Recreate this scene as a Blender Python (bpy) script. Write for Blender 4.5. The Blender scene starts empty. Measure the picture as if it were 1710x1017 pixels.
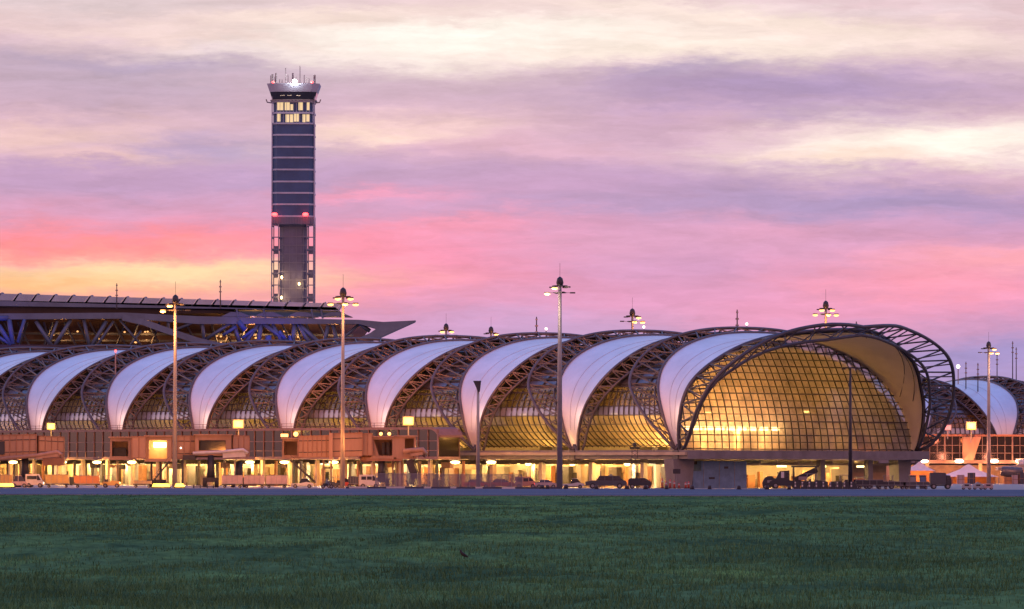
import bpy, math, random
import numpy as np
from mathutils import Vector, Matrix, Euler
random.seed(7)
R = math.radians
S = bpy.context.scene
COL = S.collection

# ------------------------------------------------------------------ camera
cd = bpy.data.cameras.new('camera')
cam = bpy.data.objects.new('camera', cd); COL.objects.link(cam)
cd.sensor_width = 36.0; cd.lens = 9000/1710*36
cd.clip_start = 1.0; cd.clip_end = 30000
cam.location = (0, 0, 3)
cam.rotation_euler = (Euler((R(90+1.76), 0, 0)).to_matrix() @ Matrix.Rotation(R(0.11), 3, 'Z')).to_euler()
S.camera = cam
CM = cam.rotation_euler.to_matrix()

def W(px, py, Y):
    """the place at distance Y from the viewpoint whose bearing is px, py"""
    d = CM @ Vector(((px-855)/9000, -(py-508.5)/9000, -1))
    return Vector((0, 0, 3)) + d*(Y/d.y)
def G(px, Y):                                   # on the ground
    p = W(px, 800, Y); p.z = 0
    return p

# ------------------------------------------------------------------ world
def lin(c):
    f = lambda v: (v/12.92 if v <= .04045 else ((v+.055)/1.055)**2.4)
    return tuple(f(v/255) for v in c)
wd = bpy.data.worlds.new('World'); S.world = wd; wd.use_nodes = True
nt = wd.node_tree; N = nt.nodes; L = nt.links; N.clear()
def nd(t, **k):
    n = N.new(t)
    for a, b in k.items(): setattr(n, a, b)
    return n
def mth(op, a, b=None, c=None, clamp=False):
    n = nd('ShaderNodeMath', operation=op, use_clamp=clamp)
    for i, v in enumerate((a, b, c)):
        if v is None: continue
        if isinstance(v, (int, float)): n.inputs[i].default_value = v
        else: L.new(v, n.inputs[i])
    return n.outputs[0]
def mixc(f, a, b, mode='MIX'):
    n = nd('ShaderNodeMix', data_type='RGBA', blend_type=mode)
    for i, v in ((0, f), (6, a), (7, b)):
        if isinstance(v, (int, float)): n.inputs[i].default_value = v
        elif isinstance(v, tuple): n.inputs[i].default_value = (*v, 1)
        else: L.new(v, n.inputs[i])
    return n.outputs[2]
tc = nd('ShaderNodeTexCoord'); sp = nd('ShaderNodeSeparateXYZ'); L.new(tc.outputs['Generated'], sp.inputs[0])
DX, DY, DZ = sp.outputs
D = 180/math.pi
az = mth('MULTIPLY', mth('ARCTAN2', DX, DY), D)
el = mth('MULTIPLY', mth('ARCSINE', DZ), D)
K = math.degrees(1/9000)
cb = nd('ShaderNodeCombineXYZ'); L.new(az, cb.inputs[0]); L.new(el, cb.inputs[1])
def noise(vec, sx, sy, scale, detail=4, rough=.55, loc=(0, 0, 0), dist=0):
    m = nd('ShaderNodeMapping'); m.inputs['Scale'].default_value = (sx, sy, 1); m.inputs['Location'].default_value = loc
    L.new(vec, m.inputs[0])
    n = nd('ShaderNodeTexNoise'); n.inputs['Scale'].default_value = scale; n.inputs['Detail'].default_value = detail
    n.inputs['Roughness'].default_value = rough; n.inputs['Distortion'].default_value = dist
    L.new(m.outputs[0], n.inputs[0]); return n
def vm(op, a, b):
    n = nd('ShaderNodeVectorMath', operation=op)
    for i, v in enumerate((a, b)):
        if isinstance(v, tuple): n.inputs[i].default_value = v
        else: L.new(v, n.inputs[i])
    return n.outputs[0]
w1 = noise(cb.outputs[0], .28, .9, 1.5, 6, .6)
w2 = noise(cb.outputs[0], .6, 3.2, 2.0, 5, .6, (4, 7, 1))
warp = vm('ADD', vm('MULTIPLY', vm('SUBTRACT', w1.outputs['Color'], (.5, .5, .5)), (2.2, .6, 0)),
          vm('MULTIPLY', vm('SUBTRACT', w2.outputs['Color'], (.5, .5, .5)), (.8, .2, 0)))
w3 = noise(cb.outputs[0], 1.2, 5, 3.2, 6, .65, (2, 9, 5))
warp = vm('ADD', warp, vm('MULTIPLY', vm('SUBTRACT', w3.outputs['Color'], (.5, .5, .5)), (.7, .17, 0)))
Q = vm('ADD', cb.outputs[0], warp)
def q(px, py): return ((px-855)*K, (785-py)*K)
# base by elevation
ramp = nd('ShaderNodeValToRGB'); L.new(mth('DIVIDE', el, 5.2), ramp.inputs[0])
def rs(r, stops):
    e = r.color_ramp.elements
    while len(e) > 1: e.remove(e[-1])
    for i, (p, c) in enumerate(stops):
        x = e[0] if i == 0 else e.new(p)
        x.position = p; x.color = (*lin(c), 1)
rs(ramp, [(0, (170, 150, 205)), (.2, (176, 152, 204)), (.34, (212, 148, 196)), (.5, (204, 150, 196)), (.62, (188, 152, 198)),
          (.72, (205, 165, 196)), (.82, (196, 164, 192)), (.92, (222, 188, 200)), (1, (222, 196, 208))])
colr = ramp.outputs[0]
BL = [  # bearing, size, tilt, colour, strength of each bank of cloud
 (560, 125, 620, 60, 0, (202, 172, 194), .7), (150, 140, 330, 55, 0, (176, 152, 186), .8), (1350, 148, 420, 44, 3, (156, 132, 186), .9), (1200, 118, 160, 14, 8, (148, 130, 184), .6),
 (1600, 110, 200, 30, 0, (196, 160, 196), .6),
 (1000, 62, 760, 36, -2, (246, 222, 212), .85), (820, 76, 460, 34, 2, (250, 232, 228), .8), (720, 66, 330, 30, 2, (255, 248, 242), .95), (1080, 88, 340, 22, 2, (252, 234, 226), .9),
 (300, 66, 260, 14, -3, (236, 208, 208), .8), (1500, 55, 300, 22, -3, (240, 216, 212), .7), (150, 12, 500, 22, 0, (206, 188, 200), .7),
 (1150, 25, 300, 16, -5, (252, 232, 220), .7), (560, 28, 260, 12, 3, (246, 222, 214), .6), (1480, 20, 340, 14, 0, (226, 204, 214), .6),
 (70, 232, 230, 28, 5, (234, 194, 196), .9), (180, 262, 130, 12, 0, (246, 202, 196), .7), (370, 245, 170, 26, 0, (150, 136, 190), .9), (230, 115, 260, 16, -2, (160, 142, 184), .7), (420, 300, 120, 14, 0, (160, 140, 192), .6), (140, 305, 300, 26, 0, (176, 142, 192), .8),
 (690, 218, 260, 30, 4, (244, 206, 206), .9), (640, 232, 120, 12, 0, (255, 226, 210), .7), (900, 250, 260, 24, 0, (230, 178, 200), .6),
 (1080, 200, 330, 30, 0, (200, 158, 194), .6), (1380, 190, 260, 22, -4, (164, 136, 190), .7),
 (1550, 238, 300, 44, 2, (250, 218, 212), 1), (1590, 234, 260, 32, 2, (255, 246, 238), .95), (1440, 262, 170, 12, -3, (255, 226, 212), .8),
 (1650, 300, 200, 20, 0, (226, 180, 200), .6), (1250, 330, 500, 40, 0, (164, 142, 194), .8), (1520, 335, 240, 22, 0, (156, 138, 192), .8), (1000, 345, 200, 14, 0, (158, 140, 194), .6), (900, 320, 220, 40, 0, (196, 150, 196), .6),
 (620, 328, 140, 12, -3, (242, 150, 190), .8), (250, 345, 260, 20, 0, (206, 146, 190), .6), (760, 378, 160, 14, 2, (250, 150, 186), .7),
 (560, 410, 330, 32, 0, (248, 140, 186), .8), (120, 405, 440, 34, 0, (255, 130, 152), 1), (150, 412, 300, 16, 2, (255, 142, 150), .8),
 (660, 460, 300, 60, 0, (250, 140, 180), .85), (200, 482, 360, 40, 0, (255, 172, 150), .95), (150, 455, 330, 24, 0, (255, 208, 162), 1), (300, 452, 240, 22, 0, (255, 220, 176), .9),
 (40, 470, 160, 16, 0, (252, 190, 140), .9), (1100, 410, 300, 26, 0, (216, 158, 200), .5), (1300, 380, 160, 18, 0, (226, 156, 196), .6),
 (1180, 440, 220, 24, 0, (196, 148, 200), .6), (1560, 470, 260, 40, -3, (250, 152, 184), .9), (1660, 430, 140, 26, 0, (255, 164, 178), .7),
 (1330, 520, 300, 28, 0, (240, 152, 192), .7), (850, 490, 160, 30, 0, (222, 152, 198), .5), (1130, 535, 160, 16, 0, (246, 150, 186), .5),
 (960, 545, 300, 34, 0, (188, 158, 210), .7), (1680, 590, 200, 40, 0, (150, 142, 204), .9), (1600, 540, 180, 18, 0, (206, 152, 200), .5),
]
for (bx, by, rx, ry, rot, c, al) in BL:
    m = nd('ShaderNodeMapping', vector_type='TEXTURE')
    x, y = q(bx, by)
    m.inputs['Location'].default_value = (x, y, 0); m.inputs['Rotation'].default_value = (0, 0, R(rot))
    m.inputs['Scale'].default_value = (rx*K, ry*K, 1)
    L.new(Q, m.inputs[0])
    dt = nd('ShaderNodeVectorMath', operation='DOT_PRODUCT'); L.new(m.outputs[0], dt.inputs[0]); L.new(m.outputs[0], dt.inputs[1])
    f = mth('MULTIPLY', mth('EXPONENT', mth('MULTIPLY', dt.outputs['Value'], -1.0)), al)
    colr = mixc(f, colr, lin(c))
st = noise(cb.outputs[0], .5, 3.6, 1.6, 8, .62, (1, 2, 3), .4)
st2 = noise(Q, .9, 4.5, 2.2, 6, .6, (8, 1, 3), .2)
sv = mth('MULTIPLY_ADD', st.outputs['Fac'], .46, mth('MULTIPLY', st2.outputs['Fac'], .30))
gain = mth('ADD', sv, .60)
vgn = nd('ShaderNodeVectorMath', operation='SCALE'); L.new(colr, vgn.inputs[0]); L.new(gain, vgn.inputs['Scale'])
low = vgn.outputs[0]
# the rest of the dome: afterglow low down opposite the sun, blue overhead
r2 = nd('ShaderNodeValToRGB'); L.new(mth('DIVIDE', el, 90), r2.inputs[0])
rs(r2, [(0, (255, 168, 150)), (.12, (255, 166, 156)), (.34, (246, 160, 172)), (.5, (190, 160, 204)), (.66, (100, 150, 234)), (1, (84, 144, 234))])
nz = nd('ShaderNodeTexNoise'); nz.inputs['Scale'].default_value = 2.2; nz.inputs['Detail'].default_value = 5
L.new(tc.outputs['Generated'], nz.inputs[0])
hi = nd('ShaderNodeVectorMath', operation='SCALE'); L.new(r2.outputs[0], hi.inputs[0]); L.new(mth('MULTIPLY_ADD', nz.outputs['Fac'], .8, .62), hi.inputs['Scale'])
msk = nd('ShaderNodeMapRange', interpolation_type='SMOOTHSTEP'); L.new(el, msk.inputs[0])
msk.inputs[1].default_value = 5.2; msk.inputs[2].default_value = 13
sk = nd('ShaderNodeTexSky', sky_type='NISHITA', sun_disc=False); sk.sun_elevation = R(2); sk.sun_rotation = R(-62)
back = nd('ShaderNodeMapRange', interpolation_type='SMOOTHSTEP'); L.new(DY, back.inputs[0]); back.inputs[1].default_value = .7; back.inputs[2].default_value = .1
r3 = nd('ShaderNodeValToRGB'); L.new(mth('DIVIDE', el, 90), r3.inputs[0])
rs(r3, [(0, (206, 176, 206)), (.12, (186, 174, 214)), (.3, (126, 160, 228)), (.6, (90, 148, 236)), (1, (84, 144, 234))])
hf = nd('ShaderNodeVectorMath', operation='SCALE'); L.new(r3.outputs[0], hf.inputs[0]); L.new(mth('MULTIPLY_ADD', nz.outputs['Fac'], .8, .62), hf.inputs['Scale'])
fb_ = nd('ShaderNodeMapRange', interpolation_type='SMOOTHSTEP'); L.new(DY, fb_.inputs[0]); fb_.inputs[1].default_value = .45; fb_.inputs[2].default_value = -.35
dome = mixc(fb_.outputs[0], hf.outputs[0], hi.outputs[0])
tot = mixc(mth('MAXIMUM', msk.outputs[0], back.outputs[0]), low, dome)
bg1 = nd('ShaderNodeBackground'); L.new(tot, bg1.inputs[0]); bg1.inputs[1].default_value = 1.0
bg2 = nd('ShaderNodeBackground'); L.new(sk.outputs[0], bg2.inputs[0]); bg2.inputs[1].default_value = 0.05
ad = nd('ShaderNodeAddShader'); L.new(bg1.outputs[0], ad.inputs[0]); L.new(bg2.outputs[0], ad.inputs[1])
wo = nd('ShaderNodeOutputWorld'); L.new(ad.outputs[0], wo.inputs[0])

sl = bpy.data.lights.new('sun', 'SUN'); sl.energy = .25; sl.angle = R(12); sl.color = (1, .55, .42)
so = bpy.data.objects.new('sun', sl); COL.objects.link(so); so.rotation_euler = (R(84), 0, R(-118+0)); so.location = (-300, -200, 300)

S.view_settings.view_transform = 'Standard'; S.view_settings.look = 'None'; S.view_settings.exposure = 0; S.view_settings.gamma = 1
S.cycles.use_denoising = True
S.cycles.max_bounces = 6; S.cycles.diffuse_bounces = 3; S.cycles.glossy_bounces = 3; S.cycles.transmission_bounces = 2; S.cycles.transparent_max_bounces = 14
S.cycles.sample_clamp_indirect = 3; S.cycles.caustics_reflective = False; S.cycles.caustics_refractive = False

# ------------------------------------------------------------------ materials
def bsdf(name):
    m = bpy.data.materials.new(name); m.use_nodes = True
    return m, m.node_tree, m.node_tree.nodes['Principled BSDF']
def mat(name, c, rough=.6, metal=0, var=.25, scale=.6, c2=None, bump=0, stretch=(1, 1, 1), spec=.5, fine=None):
    m, t, b = bsdf(name)
    c = lin(c) if max(c) > 1.01 else c
    c2 = c2 if c2 else tuple(v*(1-var) for v in c)
    if max(c2) > 1.01: c2 = lin(c2)
    g = t.nodes.new('ShaderNodeNewGeometry'); mp = t.nodes.new('ShaderNodeMapping'); mp.inputs['Scale'].default_value = stretch
    t.links.new(g.outputs['Position'], mp.inputs[0])
    n = t.nodes.new('ShaderNodeTexNoise'); n.inputs['Scale'].default_value = scale; n.inputs['Detail'].default_value = 6; n.inputs['Roughness'].default_value = .65
    t.links.new(mp.outputs[0], n.inputs[0])
    r = t.nodes.new('ShaderNodeValToRGB'); r.color_ramp.elements[0].position = .35; r.color_ramp.elements[1].position = .65
    r.color_ramp.elements[0].color = (*c2, 1); r.color_ramp.elements[1].color = (*c, 1)
    t.links.new(n.outputs['Fac'], r.inputs[0]); t.links.new(r.outputs[0], b.inputs['Base Color'])
    b.inputs['Roughness'].default_value = rough; b.inputs['Metallic'].default_value = metal; b.inputs['Specular IOR Level'].default_value = spec
    if bump:
        bp = t.nodes.new('ShaderNodeBump'); bp.inputs['Strength'].default_value = bump; bp.inputs['Distance'].default_value = .05
        t.links.new(n.outputs['Fac'], bp.inputs['Height']); t.links.new(bp.outputs[0], b.inputs['Normal'])
    return m
def emit(name, c, s, sample=False):
    m, t, b = bsdf(name)
    b.inputs['Base Color'].default_value = (.6, .5, .4, 1)
    b.inputs['Emission Color'].default_value = (*lin(c), 1); b.inputs['Emission Strength'].default_value = s
    if not sample: m.cycles.emission_sampling = 'NONE'
    return m
def glass(name, tint, refl=.12, rough=.08, see=.8, body=(40, 40, 50), frost=False):
    m, t, b = bsdf(name); t.nodes.remove(b)
    out = t.nodes['Material Output']
    tr = t.nodes.new('ShaderNodeBsdfTransparent'); tr.inputs[0].default_value = (*lin(tint), 1)
    df = t.nodes.new('ShaderNodeBsdfTranslucent' if frost else 'ShaderNodeBsdfDiffuse'); df.inputs[0].default_value = (*lin(body), 1)
    gl = t.nodes.new('ShaderNodeBsdfGlossy'); gl.inputs['Roughness'].default_value = rough; gl.inputs[0].default_value = (.9, .92, 1, 1)
    if frost:                                            # panes differ a little
        g = t.nodes.new('ShaderNodeNewGeometry'); n = t.nodes.new('ShaderNodeTexNoise'); n.inputs['Scale'].default_value = .35; n.inputs['Detail'].default_value = 5; n.inputs['Roughness'].default_value = .8
        t.links.new(g.outputs['Position'], n.inputs[0]); r = t.nodes.new('ShaderNodeValToRGB')
        r.color_ramp.elements[0].position = .36; r.color_ramp.elements[1].position = .64
        c = lin(body); r.color_ramp.elements[0].color = (*[v*.55 for v in c], 1); r.color_ramp.elements[1].color = (*c, 1)
        t.links.new(n.outputs['Fac'], r.inputs[0]); t.links.new(r.outputs[0], df.inputs[0])
    m1 = t.nodes.new('ShaderNodeMixShader'); m1.inputs[0].default_value = see
    t.links.new(df.outputs[0], m1.inputs[1]); t.links.new(tr.outputs[0], m1.inputs[2])
    lw = t.nodes.new('ShaderNodeLayerWeight'); lw.inputs[0].default_value = .35
    mr = t.nodes.new('ShaderNodeMapRange'); mr.inputs[3].default_value = refl; mr.inputs[4].default_value = .14 if frost else .85
    t.links.new(lw.outputs['Facing'], mr.inputs[0])
    pw = t.nodes.new('ShaderNodeMath'); pw.operation = 'POWER'; pw.inputs[1].default_value = 2.2
    t.links.new(lw.outputs['Facing'], pw.inputs[0]); t.links.new(pw.outputs[0], mr.inputs[0])
    m2 = t.nodes.new('ShaderNodeMixShader'); t.links.new(mr.outputs[0], m2.inputs[0])
    t.links.new(m1.outputs[0], m2.inputs[1]); t.links.new(gl.outputs[0], m2.inputs[2]); t.links.new(m2.outputs[0], out.inputs[0])
    return m

M = {}
M['membrane'] = mat('membrane', (.82, .84, .88), .36, .48, .14, .22, stretch=(1, 1, .18), spec=.7, bump=.35)
M['seam'] = mat('seam', (.50, .52, .60), .5, .4, .1, .2)
M['liner'] = mat('liner', (.72, .66, .52), .6, 0, .12, .2)
M['steel'] = mat('steel', (.13, .125, .15), .45, .3, .35, .5)
M['steel_end'] = mat('steel_end', (.085, .09, .12), .45, .3, .3, .5)
M['mullion'] = mat('mullion', (.06, .055, .06), .5, .2, .3, .5)
M['clear'] = glass('clear_glass', (225, 214, 205), .05, .06, .5, (222, 200, 180), True)
M['side'] = glass('side_glass', (225, 215, 190), .10, .06, .55, (222, 204, 168), True)
M['side2'] = glass('upper_side_glass', (150, 135, 120), .10, .1, .5, (130, 112, 88), True)
M['frit_sheen'] = glass('fritted_sky_sheen_glass', (200, 205, 215), .22, .2, .22, (150, 158, 180))  # pale body colour holds both the frit and a painted sky reflection
M['dark'] = glass('dark_glass', (120, 118, 125), .14, .3, .25, (92, 84, 90))
M['conc'] = mat('concrete', (.20, .20, .23), .75, 0, .3, .35, bump=.2)
M['conc_warm'] = mat('concrete_warm', (.42, .37, .30), .8, 0, .3, .4)
M['cream'] = mat('cream_wall', (.62, .54, .40), .8, 0, .25, .35)
M['soffit'] = mat('soffit', (.30, .27, .25), .8, 0, .35, .8)
M['pipes'] = mat('pipes', (.07, .06, .06), .6, .2, .5, 1.2)
M['jet'] = mat('jet_bridge_paint', (.43, .26, .185), .5, 0, .28, .5, stretch=(1, 1, .2))
M['jet2'] = mat('jet_bridge_trim', (.34, .17, .11), .5, 0, .3, .7)
M['rubber'] = mat('rubber', (.03, .03, .035), .8)
M['wtrim'] = mat('walkway_trim', (.20, .13, .13), .55, 0, .3, .7)
M['darkm'] = mat('dark_metal', (.05, .05, .07), .5, .3, .4, 1)
M['grey'] = mat('grey_metal', (.28, .28, .31), .5, .3, .25, .8)
M['pale'] = mat('pale_paint', (.62, .60, .62), .45, 0, .2, .9)
M['pole'] = mat('pole', (.40, .37, .35), .5, .4, .2, .4)
M['wglass'] = mat('window_dark', (.03, .035, .06), .12, .2, .3, .6, spec=.8)
M['rust'] = mat('rust_paint', (.45, .20, .09), .7, 0, .3, .9)
M['amber'] = emit('amber_lamp', (255, 170, 84), 4)
M['strip'] = emit('strip_light', (255, 214, 140), 15)
M['warm'] = emit('warm_lamp', (255, 214, 136), 6)
M['white_l'] = emit('white_lamp', (255, 226, 196), 5)
M['yellow_l'] = emit('yellow_lamp', (255, 198, 60), 3.2)
M['dimamber'] = emit('dim_amber_lamp', (255, 180, 110), 1.6)
M['red_l'] = emit('red_lamp', (255, 50, 50), 7)
M['pink_l'] = emit('pink_lamp', (235, 80, 120), 1.0)
M['blue_l'] = emit('blue_lamp', (40, 80, 255), 1.5)

# ------------------------------------------------------------------ mesh building
def vec(p): return p if isinstance(p, Vector) else Vector(p)
class MB:
    def __init__(s): s.v = []; s.f = []; s.m = []; s.k = 0; s.sm = []
    def face(s, idx, smooth=False): s.f.append(idx); s.m.append(s.k); s.sm.append(smooth)
    def tube(s, pts, r, n=5, cap=True):
        pts = [vec(p) for p in pts]; b0 = len(s.v); m = len(pts)
        for i, p in enumerate(pts):
            d = (pts[min(i+1, m-1)]-pts[max(i-1, 0)])
            if d.length < 1e-6: d = Vector((0, 0, 1))
            d.normalize(); u = d.cross(Vector((0, 0, 1)))
            if u.length < .05: u = d.cross(Vector((1, 0, 0)))
            u.normalize(); w = d.cross(u); rr = r[i] if isinstance(r, (list, tuple)) else r
            for k in range(n):
                a = 2*math.pi*(k+.5)/n
                s.v.append(p+u*(math.cos(a)*rr)+w*(math.sin(a)*rr))
        for i in range(m-1):
            for k in range(n):
                a = b0+i*n+k; b = b0+i*n+(k+1) % n
                s.face((a, b, b+n, a+n), n > 5)
        if cap:
            s.face(tuple(b0+k for k in range(n))[::-1]); s.face(tuple(b0+(m-1)*n+k for k in range(n)))
    def box(s, c, sz, rz=0, ry=0, rx=0, taper=1, top=None):
        c = vec(c); e = Euler((rx, ry, rz)).to_matrix(); b0 = len(s.v)
        tx, ty = top if top else (taper, taper)
        for z in (-1, 1):
            for x, y in ((-1, -1), (1, -1), (1, 1), (-1, 1)):
                kx, ky = (tx, ty) if z > 0 else (1, 1)
                s.v.append(c+e @ Vector((x*sz[0]/2*kx, y*sz[1]/2*ky, z*sz[2]/2)))
        for f in ((3, 2, 1, 0), (4, 5, 6, 7), (0, 1, 5, 4), (1, 2, 6, 5), (2, 3, 7, 6), (3, 0, 4, 7)): s.face(tuple(b0+i for i in f))
    def beam(s, a, b, w, h):                    # rectangular bar between two points, h upright
        a, b = vec(a), vec(b); d = b-a; l = d.length; d.normalize()
        u = d.cross(Vector((0, 0, 1)))
        if u.length < .02: u = Vector((1, 0, 0))
        u.normalize(); t = u.cross(d); b0 = len(s.v)
        for p in (a, b):
            for x, y in ((-1, -1), (1, -1), (1, 1), (-1, 1)): s.v.append(p+u*(x*w/2)+t*(y*h/2))
        for f in ((3, 2, 1, 0), (4, 5, 6, 7), (0, 1, 5, 4), (1, 2, 6, 5), (2, 3, 7, 6), (3, 0, 4, 7)): s.face(tuple(b0+i for i in f))
    def prism(s, pts, d):                       # closed outline pts pushed along vector d
        pts = [vec(p) for p in pts]; b0 = len(s.v); n = len(pts); d = vec(d)
        s.v += pts+[p+d for p in pts]
        s.face(tuple(b0+i for i in range(n))[::-1]); s.face(tuple(b0+n+i for i in range(n)))
        for i in range(n): j = (i+1) % n; s.face((b0+i, b0+j, b0+n+j, b0+n+i))
    def grid(s, P, smooth=True):
        b0 = len(s.v); r = len(P); c = len(P[0])
        for row in P: s.v += [vec(p) for p in row]
        for i in range(r-1):
            for j in range(c-1):
                a = b0+i*c+j; s.face((a, a+1, a+c+1, a+c), smooth)
    def cyl(s, a, b, r, n=12): s.tube([a, b], r, n)
    def ball(s, c, r, n=8, sz=(1, 1, 1)):
        c = vec(c); P = []
        for i in range(n//2+1):
            t = math.pi*i/(n//2)
            P.append([c+Vector((math.sin(t)*math.cos(2*math.pi*k/n)*r*sz[0], math.sin(t)*math.sin(2*math.pi*k/n)*r*sz[1], math.cos(t)*r*sz[2])) for k in range(n+1)])
        s.grid(P)
    def build(s, name, mats, parent=None, rel=True):
        me = bpy.data.meshes.new(name)
        off = parent_world(parent) if parent else Vector((0, 0, 0))
        me.from_pydata([tuple(v-off) for v in s.v] if rel else [tuple(v) for v in s.v], [], s.f)
        mats = mats if isinstance(mats, (list, tuple)) else [mats]
        for m in mats: me.materials.append(M[m] if isinstance(m, str) else m)
        me.polygons.foreach_set('material_index', s.m); me.polygons.foreach_set('use_smooth', s.sm)
        me.update()
        o = bpy.data.objects.new(name, me); COL.objects.link(o)
        if parent: o.parent = parent
        return o
def parent_world(p):
    v = Vector((0, 0, 0))
    while p is not None: v += p.location; p = p.parent
    return v
def tag(o, label=None, cat=None, group=None, kind=None):
    if label: o['label'] = label
    if cat: o['category'] = cat
    if group: o['group'] = group
    if kind: o['kind'] = kind
    return o
def thing(name, loc, label, cat, group=None):
    o = bpy.data.objects.new(name, None); COL.objects.link(o); o.location = loc; o.empty_display_size = .5
    return tag(o, label, cat, group)
def kids(o): return [c for c in COL.objects if c.parent == o]
def copy_tree(o, loc=None, rz=None, label=None, parent=None):
    c = o.copy(); COL.objects.link(c)
    if parent: c.parent = parent
    if loc is not None: c.location = loc
    if rz is not None: c.rotation_euler = (0, 0, rz)
    if label: c['label'] = label
    for k in list(kids(o)): copy_tree(k, parent=c)
    return c
def lamp(p, e, c, r=.3, kind='POINT', size=1, rot=None, parent=None, spot=None):
    l = bpy.data.lights.new('lamp_light', kind); l.energy = e; l.color = lin(c) if max(c) > 1 else c
    if kind == 'AREA': l.size = size
    else: l.shadow_soft_size = r
    if spot: l.spot_size = R(spot); l.spot_blend = .6
    o = bpy.data.objects.new('lamp_light', l); COL.objects.link(o)
    o.location = vec(p)-(parent_world(parent) if parent else Vector((0, 0, 0)))
    if parent: o.parent = parent
    if rot: o.rotation_euler = rot
    return o
SOD = (255, 158, 74); WRM = (255, 200, 120)

# ------------------------------------------------------------------ ground
def sheet(name, x0, x1, y0, y1, z, m, ny=2, nx=2, kind='structure'):
    b = MB(); b.grid([[(x0+(x1-x0)*i/(nx-1), y0+(y1-y0)*j/(ny-1), z) for i in range(nx)] for j in range(ny)], False)
    return tag(b.build(name, m), kind=kind)
gm = mat('earth', (.035, .07, .035), .95, 0, .5, .05)
sheet('ground', -9000, 9000, -200, 16000, -.9, gm)

# field of rough grass: rolling turf sheet with blades standing on it
def gmat():
    m, t, b = bsdf('grass_turf'); nn = t.nodes; l = t.links
    g = nn.new('ShaderNodeNewGeometry')
    def nz(scale, st, det=5):
        mp = nn.new('ShaderNodeMapping'); mp.inputs['Scale'].default_value = st; l.new(g.outputs['Position'], mp.inputs[0])
        n = nn.new('ShaderNodeTexNoise'); n.inputs['Scale'].default_value = scale; n.inputs['Detail'].default_value = det; n.inputs['Roughness'].default_value = .65
        l.new(mp.outputs[0], n.inputs[0]); return n.outputs['Fac']
    def rp(f, stops):
        r = nn.new('ShaderNodeValToRGB'); e = r.color_ramp.elements
        while len(e) > 1: e.remove(e[-1])
        for i, (p, c) in enumerate(stops):
            x = e[0] if i == 0 else e.new(p); x.position = p; x.color = (*c, 1)
        l.new(f, r.inputs[0]); return r.outputs[0]
    a = rp(nz(.05, (1, .35, 1), 6), [(.32, (.076, .158, .072)), (.5, (.094, .196, .078)), (.68, (.130, .250, .082))])
    c = rp(nz(.16, (1, .22, 1), 6), [(.40, (.55, .6, .7)), (.5, (.95, .97, 1)), (.68, (1.25, 1.2, 1.0))])
    d = rp(nz(1.4, (1, .3, 1), 4), [(.3, (.6, .62, .65)), (.7, (1.3, 1.3, 1.25))])
    def mul(x, y):
        mx = nn.new('ShaderNodeMix'); mx.data_type = 'RGBA'; mx.blend_type = 'MULTIPLY'; mx.inputs[0].default_value = 1
        l.new(x, mx.inputs[6]); l.new(y, mx.inputs[7]); return mx.outputs[2]
    l.new(mul(mul(a, c), d), b.inputs['Base Color']); b.inputs['Roughness'].default_value = 1; b.inputs['Specular IOR Level'].default_value = 0
    return m
M['turf'] = gmat()
rng = np.random.default_rng(5)
def hgt(x, y):
    h = (.10*np.sin(x*.11+y*.031+1)+.09*np.sin(x*.05-y*.045)+.07*np.sin(x*.31+y*.083+2)+.05*np.sin(x*.7-y*.21)
         +.04*np.sin(x*1.3+y*.5+.7)+.03*np.sin(x*2.1-y*.9))
    return h*np.clip((620-y)/60, 0, 1)
ys = np.concatenate([np.linspace(90, 200, 180), np.linspace(201, 400, 150), np.linspace(402, 627, 80)])
nx = 150
b = MB()
xs = np.linspace(-1, 1, nx)
rows = []
for y in ys:
    xx = xs*(y*.13+12)
    hh = hgt(xx, np.full_like(xx, y)) + rng.normal(0, .012, nx)*(y < 620)
    rows.append([(xx[i], y, hh[i]) for i in range(nx)])
b.grid(rows); o = b.build('grass_field', 'turf'); tag(o, kind='structure')
sheet('field', -700, -83, 60, 627, -.02, 'turf'); sheet('field', 83, 700, 60, 627, -.02, 'turf')

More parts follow.
